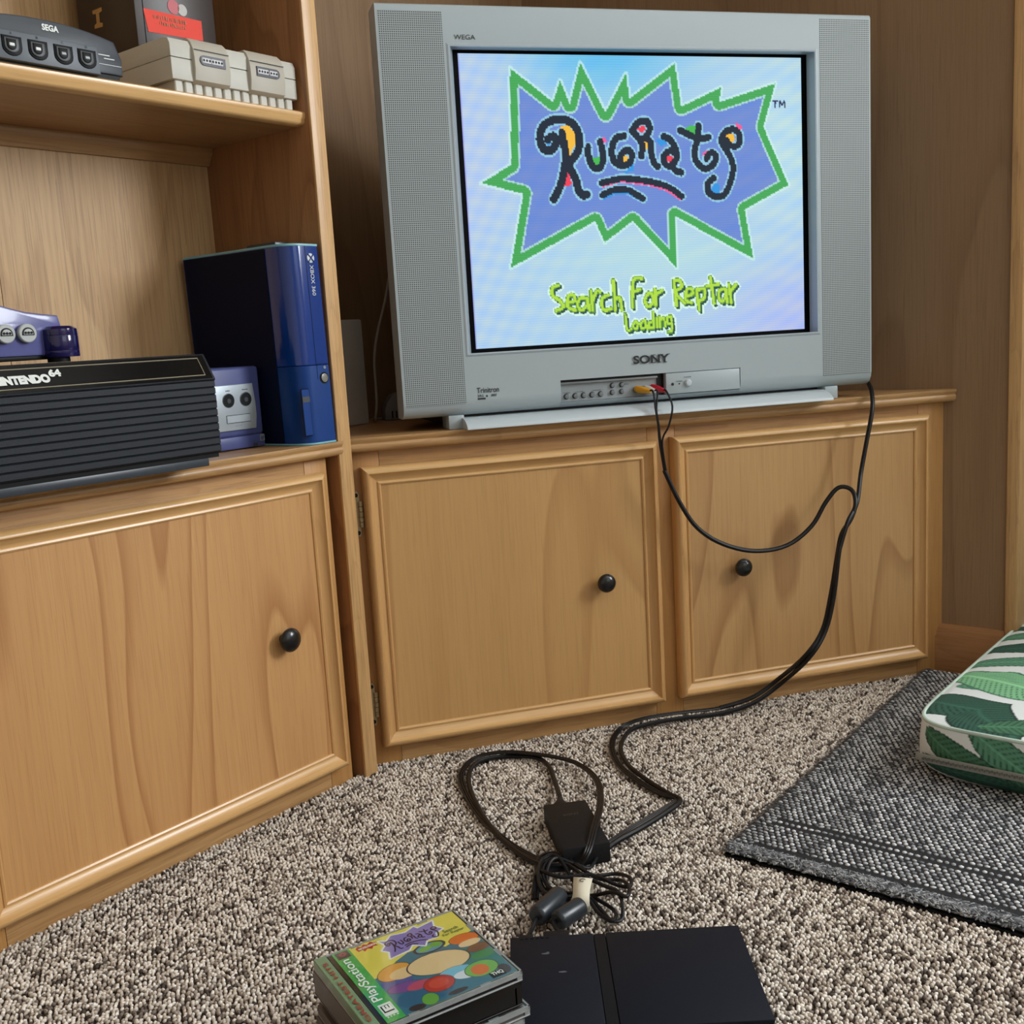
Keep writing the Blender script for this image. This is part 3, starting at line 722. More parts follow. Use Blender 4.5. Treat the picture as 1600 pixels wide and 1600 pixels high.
for x0, x1, rev in ((-.1640, -.1115, 0), (-.0800, -.0240, 1)):
    mb = MB(); mb.prism([(.002, .9508), (-.0035, .9540), (-.0055, .966), (-.0055, .9800), (-.0040, .9900), (0, .9985), (.006, 1.0035), (.03, 1.0040), (.03, .9508)], x0, x1, 'yz', .0010); hood = mb.build('port_hood', M_PALE2, sn, 30)
    mb = MB(); mb.box(x0 + .001, x1 - .001, -.0059, -.004, .9887, .9892); mb.build('hood_line', M_DARK, hood)
    xc = (x0 + x1) / 2; w = .0185
    pts = []
    for i in range(13):
        a = math.pi / 2 - math.pi * i / 12; pts.append((xc + w - .0055 + .0058 * math.cos(a), .9775 + .0058 * math.sin(a)))
    pts += [(xc - w, .9717), (xc - w, .9833)]
    if rev == 0: pts = [(2 * xc - a, b) for a, b in pts]
    mb = MB(); mb.prism(pts, -.0068, -.004, 'xz'); pt = mb.build('controller_port', plain('port_navy', (30, 30, 48), .4), hood)
    groups = ((-.0165, 3), (-.0032, 4)) if rev == 0 else ((-.0175, 4), (.0015, 3))
    for g0, n in groups:
        mb = MB(); x = xc + g0; mb.box(x, x + n * .0043 + .0006, -.0074, -.0060, .9742, .9808, .0012); gp = mb.build('pin_block', M_PALE3, pt)
        mb = MB()
        for k in range(n): mb.cyl((x + .0025 + k * .0043, -.0070, .9775), (x + .0025 + k * .0043, -.0077, .9775), .0014, 10)
        o = mb.build('pins', M_CONN, pt)

# black four-port adapter
M_SEGA = plain('charcoal_gloss', (52, 59, 67), 0.34, noise=0.08)
M_SEGA2 = plain('charcoal_panel', (84, 92, 100), 0.45)
mt_ = thing('controller_adapter', 'black arched four port controller adapter at the left of the upper shelf', 'adapter', (-.352, .06, ZS))
xc = -.3545
pr = []
for i in range(25):
    a = i / 24; x = xc - .0915 + .183 * a; k = abs(2 * a - 1)
    pr.append((x, .9885 - .0115 * k ** 2.2 - .016 * max(0, k - .97) / .03))
mb = MB(); mb.prism([(xc + .0915, .9430), (xc - .0915, .9430)] + pr, -.004, .11, 'xz', .0025); mb.build('shell', M_SEGA, mt_, 40)
mb = MB(); mb.box(xc - .088, xc + .088, -.001, .108, ZS + .0002, .9440); mb.build('base', M_CONN, mt_)
mb = MB(); mb.prism([(-.4115, .9402), (-.2940, .9395), (-.2955, .9692), (-.4100, .9692)], -.0085, .0, 'xz', .0015); pn = mb.build('port_panel', M_SEGA2, mt_)
for k, x in enumerate((-.3945, -.3660, -.3372, -.3095)):
    def dee(cx, cz, w, h, y0, y1):
        q = [(cx - w, cz + h), (cx + w, cz + h)]
        for i in range(9):
            a = -i / 8 * math.pi; q.append((cx + w * math.cos(a), cz - h * .25 + h * .95 * math.sin(a)))
        M = MB(); M.prism(q, y0, y1, 'xz', .0008); return M
    p = dee(x, .9545, .0108, .0090, -.0098, -.007).build('controller_port', M_CONN, pn)
    dee(x - .0012, .9545, .0080, .0068, -.0112, -.009).build('port_rim', plain('port_rim', (58, 62, 66), .4), p)
    dee(x - .0018, .9548, .0052, .0050, -.0122, -.0105).build('port_slot', M_CONN, p)
    mb = MB(); mb.box(x - .0048, x + .0010, -.0130, -.0118, .9525, .9558, .0006, 1); mb.build('pin_block', plain('pin_grey', (140, 145, 148), .4) if k > 1 else M_WHITE, p)
    text('lettering', 'ABCD'[k], (x - .0012, -.0088, .9650), RB, UB, .0022, .0026, M_CONN, mt_)
text('lettering', 'SEGA', (-.3565, -.0043, .9768), RB, UB, .0190, .0066, M_WHITE, mt_, .04)
mb = MB()
for x0, x1, z in ((-.2925, -.2785, .9622), (-.2860, -.2730, .9588)): mb.box(x0, x1, -.0045, -.004, z, z + .0009)
mb.box(-.2932, -.2650, -.0046, -.004, .9525, .9530)
mb.build('small_print', M_WHITE, mt_)

# brown box with a red label behind and above
M_BOX = plain('brown_board', (44, 31, 25), 0.4, noise=0.12)
M_RED = plain('red_label', (228, 54, 26), 0.6, noise=0.15, nscale=900)
bx = thing('cardboard_box', 'dark brown box with a red label standing on the pale grey console', 'box', (-.14, .13, 1.0015))
mb = MB(); mb.box(-.193, -.075, .062, .185, 1.0015, 1.19, .001); mb.build('carton', M_BOX, bx)
mb = MB(); mb.box(-.1815, -.1810, .0612, .0625, 1.0020, 1.19); mb.build('fold_line', M_CONN, bx)
mb = MB(); mb.prism([(-.1770, 1.0200), (-.0965, 1.0225), (-.0965, 1.0465), (-.1815, 1.0465)], .0614, .0622, 'xz'); lb = mb.build('label', M_RED, bx)
random.seed(4)
M_LET = plain('label_lettering', (176, 96, 52), .5)
mb = MB()
for row, (z, x0, x1) in enumerate(((1.0375, -.168, -.122), (1.0310, -.160, -.122))):
    x = x0
    while x < x1:      # worn, unreadable lettering: short strokes
        w = random.uniform(.0012, .0030)
        mb.box(x, x + w * .45, .0609, .0616, z + random.uniform(-.0004, .0004), z + random.uniform(.003, .0048)); 
        if random.random() < .6: mb.box(x, x + w, .0609, .0616, z + random.choice((0, .0017, .0034)), z + random.choice((.0010, .0027, .0044)) + .0003)
        x += w + .0008
mb.build('lettering', M_LET, lb)
mb = MB(); b = bmesh.new()
yl = plain('carved_letter_tan', (176, 134, 78), .5)
for poly in ([(.130, 1.0600), (.150, 1.0600), (.150, 1.0560), (.143, 1.0550), (.1435, 1.0440), (.149, 1.0425), (.149, 1.0385), (.132, 1.0375), (.131, 1.0420), (.137, 1.0435), (.1365, 1.0545), (.130, 1.0555)],):
    mb.prism([(y, z) for y, z in poly], -.1936, -.1929, 'yz')
mb.build('letter', yl, bx)
mb = MB(); mb.cyl((-.137, .0622, 1.056), (-.137, .0614, 1.056), .0085, 18); mb.build('printed_patch', plain('patch_red', (176, 40, 52), .4), bx)
mb = MB(); mb.cyl((-.124, .0622, 1.0545), (-.124, .0614, 1.0545), .0070, 18); mb.build('printed_patch', plain('patch_grey', (170, 166, 160), .4), bx)

# black ribbed cartridge drawer
M_DRW = plain('drawer_black', (25, 30, 38), 0.55, spec=.35, noise=0.12, nscale=500, bump=.25, bscale=900)
M_GLOSS = plain('gloss_black', (8, 9, 11), 0.14, coat=.1, spec=.3)
M_GOLD = plain('pale_gold_line', (168, 160, 136), .4)
dw = thing('cartridge_drawer', 'black ribbed cartridge drawer with white lettering on the left worktop', 'drawer unit', (-.4, .05, C))
XD = -.2320; XL = -.600
mb = MB(); mb.box(XL, XD, -.045, .18, .506, .6275, .001); mb.build('housing', M_DRW, dw)
pr = [(-.045, .5125), (-.0690, .5125)]
nr = 10
for k in range(nr):
    z0 = .5130 + k * .0084
    pr += [(-.0695, z0), (-.0699, z0 + .0010), (-.0713, z0 + .0016), (-.0713, z0 + .0076), (-.0708, z0 + .0080)]
pr += [(-.0725, .5972), (-.0730, .5985), (-.0555, .6270), (-.0540, .6280), (-.045, .6280)]
mb = MB(); mb.prism(pr, XL, XD, 'yz'); fr_ = mb.build('ribbed_front', M_DRW, dw, 50)
sl = Vector((0, .0175, .0285)).normalized()
def slp(x, a, off=.0007): # point on the sloping sign panel
    return (x, -.0730 + sl.y * a - off * sl.z, .5985 + sl.z * a + off * sl.y)
def slquad(x0, x1, a0, a1, off, mat, name, par):
    b = bmesh.new(); q = [b.verts.new(slp(*p, off)) for p in ((x0, a0), (x1, a0), (x1, a1), (x0, a1))]; b.faces.new(q)
    M = MB(); M._add(b); return M.build(name, mat, par, 0)
sg = slquad(XL + .002, XD - .003, .0012, .0325, .0005, M_GLOSS, 'sign_panel', dw)
mb = MB()
XE = XD - .012
for p0, p1 in ((slp(XL + .01, .0055, .001), slp(XE, .0055, .001)), (slp(XL + .01, .0285, .001), slp(XE, .0285, .001)), (slp(XE, .0055, .001), slp(XE, .0285, .001))):
    mb.tube([p0, p1], .0005, 4, sub=1)
mb.build('border_line', M_GOLD, sg)
text('lettering', 'NINTENDO', slp(-.4925, .0105, .0011), RB, sl, .0615, .0105, M_WHITE, sg, .075, .0)
text('lettering', '64', slp(-.4305, .0170, .0011), RB, sl, .0135, .0090, M_WHITE, sg, .06, .0)
mb = MB(); mb.box(XL, -.2470, -.0660, .17, C + .0003, .5070, .001); mb.build('base', M_SEGA, dw)
mb = MB(); mb.box(XL + .002, XD - .0005, -.066, .0, .5068, .5128); mb.build('shadow_gap', M_CONN, dw)

# translucent indigo console on top of the drawer
M_INDIGO = plain('indigo_plastic', (84, 86, 144), 0.3, noise=0.12, coat=.3)
M_INDIGO2 = plain('deep_indigo_clear', (34, 28, 96), 0.14, noise=0.25, nscale=40, coat=.5, trans=.45)
n6 = thing('game_console', 'indigo translucent console with round grey ports on top of the black drawer', 'console', (-.461, .08, .628))
half = [(.1000, .6450), (.1000, .6690), (.0975, .6795), (.080, .6812), (.060, .6840), (.043, .6885), (.026, .6935), (.010, .6985), (0, .7)]
xm = -.4665
prf = [(xm + a, z) for a, z in half] + [(xm - a, z) for a, z in half[::-1][1:]] + [(xm - .1, .6362), (xm + .0965, .6362)]
mb = MB(); mb.prism(prf, .012, .18, 'xz', .003); mb.build('shell', M_INDIGO, n6, 40)
mb = MB(); mb.box(xm - .095, xm + .094, .015, .178, .6320, .6370, .001); mb.build('base', M_CONN, n6)
for sx in (1, -1):
    cx = xm + sx * .0962; cy = .012
    mb = MB(); mb.lathe([(0, .6335), (.0184, .6335), (.0191, .6350), (.0191, .6400), (.0188, .6405), (.0191, .6412), (.0191, .6562), (.0188, .6570), (.0190, .6578), (.0186, .6640), (.014, .6672), (0, .6682)], (cx, cy, 0), (0, 0, 1), 32); ft = mb.build('leg', M_INDIGO2, n6, 30)
    mb = MB(); mb.cyl((cx - sx * .004, cy, .6282), (cx - sx * .004, cy, .6340), .012, 20); mb.build('rubber_foot', M_CONN, ft)
M_PORT = plain('port_grey', (176, 180, 178), 0.45)
for x in (-.4330, -.4092, -.4568, -.4806):
    mb = MB(); mb.cyl((x, .012, .6608), (x, .0060, .6608), .0102, 28, .001); p = mb.build('controller_port', M_PORT, n6, 30)
    q = [(x - .0068, .6585)] + [(x + .0068 * math.cos(a), .6602 + .0068 * math.sin(a)) for a in np.linspace(math.pi, 0, 13)] + [(x + .0068, .6585)]
    mb = MB(); mb.prism(q, .0055, .0070, 'xz'); rm = mb.build('port_ring', M_CONN, p)
    q = [(x - .0053, .6594)] + [(x + .0053 * math.cos(a), .6602 + .0053 * math.sin(a)) for a in np.linspace(math.pi, 0, 13)] + [(x + .0053, .6594)]
    mb = MB(); mb.prism(q, .0050, .0058, 'xz'); mb.build('port_plate', M_PORT, p)
    mb = MB()
    for k in (-1, 0, 1): mb.cyl((x + k * .0033, .0052, .6612), (x + k * .0033, .0044, .6612), .0014, 10)
    mb.build('pins', M_CONN, p)

# small indigo cube console
M_CUBE = plain('violet_plastic', (74, 82, 134), 0.38, noise=0.05)
M_SILV3 = plain('silver_face', (176, 186, 194), 0.34, .3)
gc = thing('game_console', 'small indigo cube console with silver port panel beside the blue console', 'console', (-.13, .13, C))
mb = MB(); mb.box(-.2045, -.0590, .058, .205, .5150, .6080, .0045, 3); mb.build('shell', M_CUBE, gc)
mb = MB(); mb.box(-.2050, -.0585, .0575, .205, C + .0012, .5158, .003, 2); mb.build('base_shell', M_CUBE, gc)
mb = MB(); mb.box(-.19, -.075, .065, .195, C + .0002, C + .003); mb.build('rubber_feet', M_CONN, gc)
q = [(-.1895, .5242), (-.0735, .5242), (-.0710, .5420), (-.0712, .5600), (-.0735, .5850), (-.1895, .5850), (-.1920, .56), (-.1920, .542)]
mb = MB(); mb.prism(q, .0555, .060, 'xz', .0008); fp = mb.build('port_panel', M_SILV3, gc, 40)
for k, x in enumerate((-.1729, -.1444, -.1159, -.0874)):
    mb = MB(); mb.lathe([(.0082, 0), (.0095, .0008), (.0085, .0012), (.0085, .001)], (x, .0556, .5647), (0, -1, 0), 28); p = mb.build('controller_port', M_SEGA, fp, 40)
    mb = MB(); mb.cyl((x, .0556, .5647), (x, .0543, .5647), .0084, 28); mb.build('port_hole', M_CONN, p)
    mb = MB(); mb.cyl((x, .0550, .5641), (x, .0539, .5641), .0032, 14); mb.build('pin_block', M_SEGA, p)
    mb = MB()
    for i in range(k + 1): mb.cyl((x - .0012 * k + .0024 * i, .0556, .5775), (x - .0012 * k + .0024 * i, .0552, .5775), .0008, 8)
    mb.build('port_dots', M_CONN, p)
for x0, x1 in ((-.1795, -.1405), (-.1215, -.0825)):
    mb = MB(); mb.box(x0 - .0005, x1 + .0005, .0552, .0560, .5340, .5450, .0003, 1); s_ = mb.build('slot_rim', M_CONN, fp)
    mb = MB(); mb.box(x0, x1, .0547, .0556, .5346, .5444, .0004, 1); mb.build('memory_slot_door', M_SILV3, s_)
text('lettering', 'SLOT B', (-.1085, .0553, .5295), RB, UB, .010, .0018, plain('faint_print', (140, 148, 152), .5), fp)
mb = MB(); mb.box(-.0680, -.0600, .0566, .058, .5055, .5145, .0004, 1); em = mb.build('emblem', plain('emblem_grey', (128, 130, 128), .4), gc)
mb = MB(); mb.box(-.0668, -.0650, .0560, .0568, .5070, .5125); mb.box(-.0640, -.0613, .0560, .0568, .5095, .5125); mb.box(-.0640, -.0626, .0560, .0568, .5070, .5095); mb.build('emblem_mark', M_CUBE, em)
mb = MB(); mb.box(-.0790, -.0730, .0567, .058, C + .0014, .5040); mb.build('release_catch', M_SEGA, gc)

for o_ in (gc,): o_.location = o_.location + (W(-.0022, 0, 0) - W(0, 0, 0))
# tall blue console standing on end
M_NAVY = plain('navy_gloss', (8, 54, 132), 0.14, noise=0.04, coat=.5)
M_NAVY2 = plain('navy_matte', (8, 58, 128), 0.36, spec=.35, noise=0.04)
M_NAVYS = plain('navy_side', (5, 16, 44), 0.6, noise=0.1, spec=.15)
M_TEAL = plain('pale_teal_trim', (132, 190, 200), 0.35)
xb = thing('game_console', 'tall dark blue console with teal edges standing upright against the divider post', 'console', (-.033, .09, C))
def xsec(x0=.0, grow=0.0):
    q = [(.0010 + grow, .200), (.0010 + grow, -.0165), (-.0010 + grow, -.0180 - grow), (-.030, -.0180 - grow)]
    for i in range(1, 9):
        a = i / 8 * math.pi / 2; q.append((-.030 - (.0250 + grow) * math.sin(a), .016 - (.0340 + grow) * math.cos(a)))
    return q + [(-.0555 - grow, .10), (-.0565 - grow, .200)]
DX = 0.0
sh_ = lambda q: [(x + DX, y) for x, y in q]
mb = MB(); mb.prism(sh_(xsec()), C + .0025, .6040, 'xy', .0006, 1); mb.build('lower_shell', M_NAVY2, xb, 30)
mb = MB(); mb.prism(sh_(xsec()), .6046, .7615, 'xy', .0006, 1); mb.build('upper_shell', M_NAVY, xb, 30)
mb = MB(); mb.prism(sh_(xsec(0, .0006)), .7610, .7642, 'xy', .0006, 1); mb.build('top_trim', M_TEAL, xb, 30)
mb = MB(); mb.prism(sh_(xsec(0, .0006)), C + .0003, C + .0030, 'xy', .0006, 1); mb.build('bottom_trim', M_TEAL, xb, 30)
mb = MB(); b = bmesh.new()
mb.prism([(-.0562, .024), (-.0552, .024), (-.0562, .198), (-.0570, .198)], C + .004, .760, 'xy'); mb.build('side_panel', M_NAVYS, xb)
mb = MB()
mb.box(-.0225, -.0220, -.0184, -.0175, .6045, .7610); mb.box(-.0220, -.0025, -.0184, -.0175, .6060, .6064)
mb.box(-.0220, -.0216, -.0184, -.0175, .585, .6062)
mb.build('seam', M_CONN, xb)
mb = MB(); mb.cyl((-.0080, -.0178, .6005), (-.0080, -.0186, .6005), .0022, 12); mb.build('eject_button', plain('eject_silver', (150, 158, 166), .3, .5), xb)
mb = MB(); mb.cyl((-.0105, -.0178, .5865), (-.0105, -.0186, .5865), .0078, 28); pw = mb.build('power_ring', M_CONN, xb)
mb = MB(); mb.lathe([(0, 0), (.0058, 0), (.0058, .0010), (0, .0018)], (-.0105, -.0186, .5865), (0, -1, 0), 24); mb.build('power_button', plain('chrome_button', (214, 220, 224), .15, .9), pw)
mb = MB(); mb.box(-.0575 + .003, -.0400, -.0184, -.0170, .5105, .5740, .0006, 1); tr = mb.build('port_door_rim', M_CONN, xb)
mb = MB(); mb.box(-.0568 + .003, -.0407, -.0188, -.0172, .5112, .5733, .0006, 1); mb.build('port_door', M_NAVY2, tr)
mb = MB(); mb.box(-.0566 + .003, -.0409, -.0192, -.0186, .5560, .5635); mb.build('port_window', plain('port_grey_dark', (62, 66, 70), .5), tr)
# mark and lettering reading downwards
mb = MB(); mb.lathe([(0, 0), (.0062, 0), (.0062, .0004), (0, .0008)], (-.0138, -.0184, .7455), (0, -1, 0), 26); lg = mb.build('logo_disc', plain('logo_white', (206, 212, 216), .4), xb)
mb = MB()
for s_ in (1, -1):
    mb.tube([(-.0138 - .0045, -.0193, .7455 + s_ * .0050), (-.0138, -.0197, .7455), (-.0138 + .0045, -.0193, .7455 - s_ * .0050)], .0009, 5, sub=1)
mb.build('logo_cross', M_NAVY, lg)
text('lettering', 'XBOX 360', (-.0168, -.0184, .7365), (0, 0, -1), (1, 0, 0), .0400, .0062, plain('logo_white', (206, 212, 216), .4), xb, .005)
for o_ in [xb] + list(xb.children_recursive):      # it leans a little to the left
    if o_.type == 'MESH':
        for v_ in o_.data.vertices: v_.co.x -= v_.co.z * .019
bk = thing('media_box', 'thin black slab lying on top of the tall blue console', 'box', (-.03, .10, .7644))
mb = MB(); mb.box(-.036, -.014, .03, .09, .7644, .7712, .0015); mb.build('case', M_SEGA, bk)

# things behind the television
gb = thing('grey_box', 'plain grey upright box in the dark behind the divider post', 'box', tuple(W(.0, .1, 0))[:2] + (C,), 'world', AL)
p = Matrix.Rotation(-AL, 3, 'Z') @ (Vector((.0800, .2489, 0)) - Vector((*gb.location[:2], 0)))
gb['_o'] = (0, 0, 0)
mb = MB(); mb.box(p.x - .085, p.x, p.y, p.y + .0120, .0002, .172, .003); mb.build('front_cover', plain('warm_grey_case', (206, 204, 200), .5), gb)
mb = MB(); mb.box(p.x - .085, p.x - .0005, p.y + .0124, p.y + .050, .0002, .1715, .003); mb.build('case', plain('grey_case_back', (150, 148, 144), .5), gb)
gw = MB().tube([(.155, .30, .80), (.135, .26, .745), (.120, .243, .697), (.103, .24, .646), (.0945, .24, .604), (.0935, .24, .562), (.0925, .24, .530), (.090, .25, .505), (.10, .30, .5006), (.16, .36, .5006)], .0024, 8).build('cable', plain('grey_cable', (150, 148, 142), .5))
tag(gw, 'pale grey cable hanging down behind the left side of the television', 'cable')
ad = thing('plug_adapter', 'rounded grey plug adapter in the shadow behind the television corner', 'plug', (.1305, .30, C), 'world')
q = [(-.018, 0), (.020, 0), (.020, .044), (.008, .046), (-.004, .041), (-.0125, .031), (-.0175, .018)]
mb = MB(); mb.prism([(.1305 + a, C + .0003 + z) for a, z in q], .285, .325, 'xz', .003); ab = mb.build('body', plain('adapter_grey', (120, 118, 114), .5), ad)
for x in (-.006, .001, .010):
    mb = MB(); mb.box(.1305 + x, .1305 + x + .0022, .2835, .287, C + .004, C + .016, .0006, 1); mb.build('slot', M_CONN, ad)

# ------------------------------------------------------------------ on the floor (world frame)
ZF = .0065         # top of the carpet pile that carries things
M_CABLE = plain('cable_black', (9, 11, 16), 0.45, spec=.4, noise=0.1)
M_CABLE2 = plain('cable_black_dull', (16, 18, 23), 0.55, spec=.3, noise=0.1)
# flat black console
M_PS = plain('slate_black_plastic', (17, 22, 33), 0.6, spec=.22, noise=0.10, nscale=120, bump=.12, bscale=1600)
M_PSB = plain('gloss_black_band', (11, 14, 20), 0.45, spec=.25, noise=0.05)
pa = math.atan2(-.0659, .2216)
ps = thing('slim_console', 'flat black slim console lying on the carpet beside the stack of game cases', 'console', (.0507, -.5676, ZF), 'world', pa)
ps['_o'] = (0, 0, 0); T0 = .0215
mb = MB(); mb.box(0, .231, -.152, 0, 0, T0 - .0045, .0015); mb.build('lower_body', M_CONN, ps)
mb = MB(); mb.box(.001, .230, -.151, -.001, T0 - .0048, T0 - .0036); mb.build('seam', M_DARK, ps)
mb = MB(); mb.box(0, .0838, -.152, 0, T0 - .004, T0, .0010); mb.build('side_cover', M_PS, ps)
mb = MB(); mb.box(.0964, .231, -.152, 0, T0 - .004, T0, .0010); mb.build('disc_lid', M_PS, ps)
mb = MB(); mb.box(.0842, .0960, -.1515, -.0002, T0 - .006, T0 - .0008, .0005, 1); mb.build('centre_band', M_PSB, ps)
mb = MB()
for k in range(6): mb.box(.010 + k * .0052, .0132 + k * .0052, -.0050, -.0030, T0 - .0006, T0 + .0003)
mb.build('vent_row', M_CONN, ps)
mb = MB(); mb.ball((.0345, -.032, T0), .0030, 1, (1.6, .5, .12)); mb.ball((.0370, -.0300, T0), .002, 1, (1, .6, .15)); mb.ball((.0500, -.0640, T0), .0032, 1, (1.5, .5, .1)); mb.build('scuff', plain('scuff_grey', (84, 88, 96), .6), ps)
for x0, x1, nm in ((.010, .024, 'power_plug'), (.036, .062, 'video_plug')): pass

# ---- game cases
M_CLEAR = clear_mat('clear_case', (.95, .97, .97))
M_EDGEC = plain('case_edge', (150, 155, 156), 0.16, noise=.2, nscale=150, coat=.5)
M_EDGEB = plain('black_case_edge', (16, 15, 16), 0.3)
M_TRAY = plain('black_tray', (18, 17, 18), 0.35)
M_TRAYG = plain('grey_spine', (92, 84, 82), 0.4, noise=.2, nscale=200)
ca = math.radians(14.5)
def case(name, label, z0, h, dx, dy, da, tray, spine, rim=None):
    rim = rim or M_EDGEC
    c = thing(name, label, 'game case', (-.1502 + dx, -.638 + dy, z0), 'world', ca + da, 'game cases stacked on the carpet')
    c['_o'] = (0, 0, 0); Wc, Dc = .142, .125
    mb = MB(); mb.box(.0012, Wc - .006, -Dc + .0012, -.0012, .0014, h - .0022, .0004, 1); tr = mb.build('tray', tray, c)
    mb = MB(); mb.box(.0003, .0118, -Dc + .0006, -.0006, .0004, h - .0004, .0005, 1); mb.build('hinge_spine', spine, c)
    # clear lid: plate with rim and ribs
    mb = MB(); mb.box(.0125, Wc, -Dc, 0, h - .0012, h, .0003, 1); lid = mb.build('lid', M_CLEAR, c)
    mb = MB()
    mb.box(.0125, Wc, -Dc, -Dc + .0016, h - .0055, h - .0011); mb.box(.0125, Wc, -.0016, 0, h - .0055, h - .0011)
    mb.box(Wc - .0016, Wc, -Dc, 0, h - .0040, h - .0011)
    for k in (.25, .72): mb.box(Wc * k, Wc * k + .010, -Dc + .0010, -Dc + .004, h - .0028, h - .0012); mb.box(Wc * k, Wc * k + .010, -.004, -.001, h - .0028, h - .0012)
    for k in (.3, .7): mb.box(Wc - .004, Wc - .0012, -Dc * k - .006, -Dc * k + .006, h - .0028, h - .0012)
    mb.build('lid_rim', rim, lid)
    mb = MB(); mb.box(.0, Wc, -Dc, 0, 0, .0014, .0004, 1); mb.box(Wc - .005, Wc, -Dc + .0005, -.0005, .001, h - .0058); mb.build('back_shell', rim, c)
    return c, lid
zs = ZF; spec_ = [(.0104, 0, .003, .02, M_TRAYG, 'grey game case at the bottom of the stack on the carpet'), (.0104, .002, -.001, -.015, M_TRAY, 'black tray game case second from the bottom of the stack'),
    (.0104, -.002, .001, .01, M_TRAYG, 'grey game case third from the bottom of the stack'), (.0104, .0, .0005, -.008, M_TRAYG, 'grey game case fourth from the bottom of the stack'),
    (.0104, .0045, -.001, .004, M_TRAYG, 'clear edged game case just below the thick black one, its corner sticking out')]
for h, dx, dy, da, tray, lab in spec_:
    case('game_case', lab, zs, h, dx, dy, da, tray, M_TRAYG); zs += h + .0001
H2 = .0925 - .0104 - zs
case('game_case', 'thick black game case directly under the yellow covered case', zs, H2, -.001, .001, .002, M_TRAY, M_TRAYG, M_EDGEB); zs += H2 + .0001
M_SPG = plain('spine_green', (112, 142, 108), .25, noise=.15, nscale=90, coat=.3)
top, lid = case('game_case', 'yellow and green covered game case on top of the stack', zs, .0104, 0, 0, 0, M_TRAY, M_SPG)
# printed sheet under the lid, painted
nx, ny = 366, 360
X, Y = grid_xy(nx, ny); X = X / nx * 122 + 17; Y = Y / ny * 120 + 2
img = np.zeros((ny + 1, nx + 1, 3)) + np.array(lin((238, 222, 98)))
rg = np.random.RandomState(3)
low = inside(X, Y, [(30, 60), (45, 58), (60, 46), (74, 40), (100, 40), (106, 52), (139, 42), (139, 122), (17, 122)])
paint(img, low, (62, 120, 142))
for cx, cy, rx, ry, c_ in ((60, 104, 26, 14, (52, 104, 138)), (120, 90, 18, 26, (58, 128, 126)), (48, 74, 14, 10, (92, 96, 160)), (92, 30.5, 20, 8, (64, 132, 160))):
    paint(img, (((X - cx) / rx) ** 2 + ((Y - cy) / ry) ** 2 < 1) & low, c_)
# plain colour shapes where the cover has its picture
def ell(cx, cy, rx, ry, rot, c_, ol=True):
    a = math.radians(rot); dx, dy = X - cx, Y - cy
    e = ((dx * math.cos(a) + dy * math.sin(a)) / rx) ** 2 + ((-dx * math.sin(a) + dy * math.cos(a)) / ry) ** 2
    if ol: paint(img, e < 1.10, (70, 64, 66))
    paint(img, e < 1, c_)
ell(94, 44, 15, 8, 0, (62, 62, 66)); ell(94, 44, 13, 6.4, 0, (96, 160, 180), False)
ell(90, 44, 7, 3.4, -10, (132, 186, 86), False); ell(101, 43, 5.5, 4, 10, (120, 176, 74), False)
ell(52, 60, 16, 11, -14, (236, 170, 74)); ell(58, 66, 13, 8, 0, (240, 204, 150), False)
ell(52, 86, 17, 7, 10, (132, 84, 150)); ell(62, 90, 12, 6, 0, (196, 84, 110), False)
ell(90, 70, 28, 16, 8, (240, 208, 156)); ell(96, 92, 16, 8, 5, (128, 196, 220)); ell(102, 100, 12, 6, 10, (228, 232, 236), False)
ell(76, 98, 13.5, 11, 0, (196, 62, 50)); ell(76, 97, 9, 7, 0, (214, 84, 66), False)
ell(126, 50, 14, 8, 6, (232, 120, 50)); ell(127, 59, 11, 5, 0, (240, 208, 160), False); ell(130, 70, 11, 6, 0, (134, 92, 66)); ell(128, 82, 12, 6, 0, (74, 142, 84), False)
ell(116, 100, 15, 11, 0, (124, 186, 84)); ell(114, 101, 8, 8, 0, (226, 118, 52), False)
ell(60, 113, 7, 8, 20, (110, 174, 70)); ell(84, 117, 9, 3, 0, (60, 48, 52)); ell(46, 117, 7, 4, 10, (60, 48, 52))
ell(132, 112, 5, 7, 0, (62, 50, 56))
STAR = [(60, 7), (66.5, 11.5), (73.5, 5.2), (84, 8), (87.5, 8.4), (97.5, 4), (99.5, 8.6), (116.4, 5.6), (113.2, 15), (118.5, 23.5), (109.5, 26.5), (107.5, 33.5), (97.5, 32.5), (92.5, 39.5), (83.2, 31.5), (77.5, 37.3), (57.6, 39.5), (61.2, 29.3), (56.6, 23.4), (63.2, 17)]
de = poly_dist(X, Y, STAR, True); si = inside(X, Y, STAR)
paint(img, si | (de < 1.2), (244, 244, 240)); paint(img, si & (de > .5), (146, 132, 200))
# the same hand lettered title, scaled to the sleeve
def tolow(p): return (62.8 + (p[0] - 66) * .2665, 12.0 + (p[1] - 52) * .295 + (p[0] - 66) * .004)
ik = np.full(X.shape, 1e9, np.float32)
for s in INK: ik = np.minimum(ik, poly_dist(X, Y, [tolow(p) for p in smooth_pts(s, 3)]))
paint(img, ik < .75, (44, 30, 44))
# small red brand patch: jagged splash
SP = [(38, 7.5), (41, 4), (44, 6.5), (47, 3), (50, 6), (54, 2.8), (56, 6), (59, 6.5), (57, 9.5), (58, 13), (54, 11.5), (51, 15), (48, 12), (44, 15.5), (43, 11.5), (39, 12.5)]
paint(img, inside(X, Y, SP), (204, 66, 46))
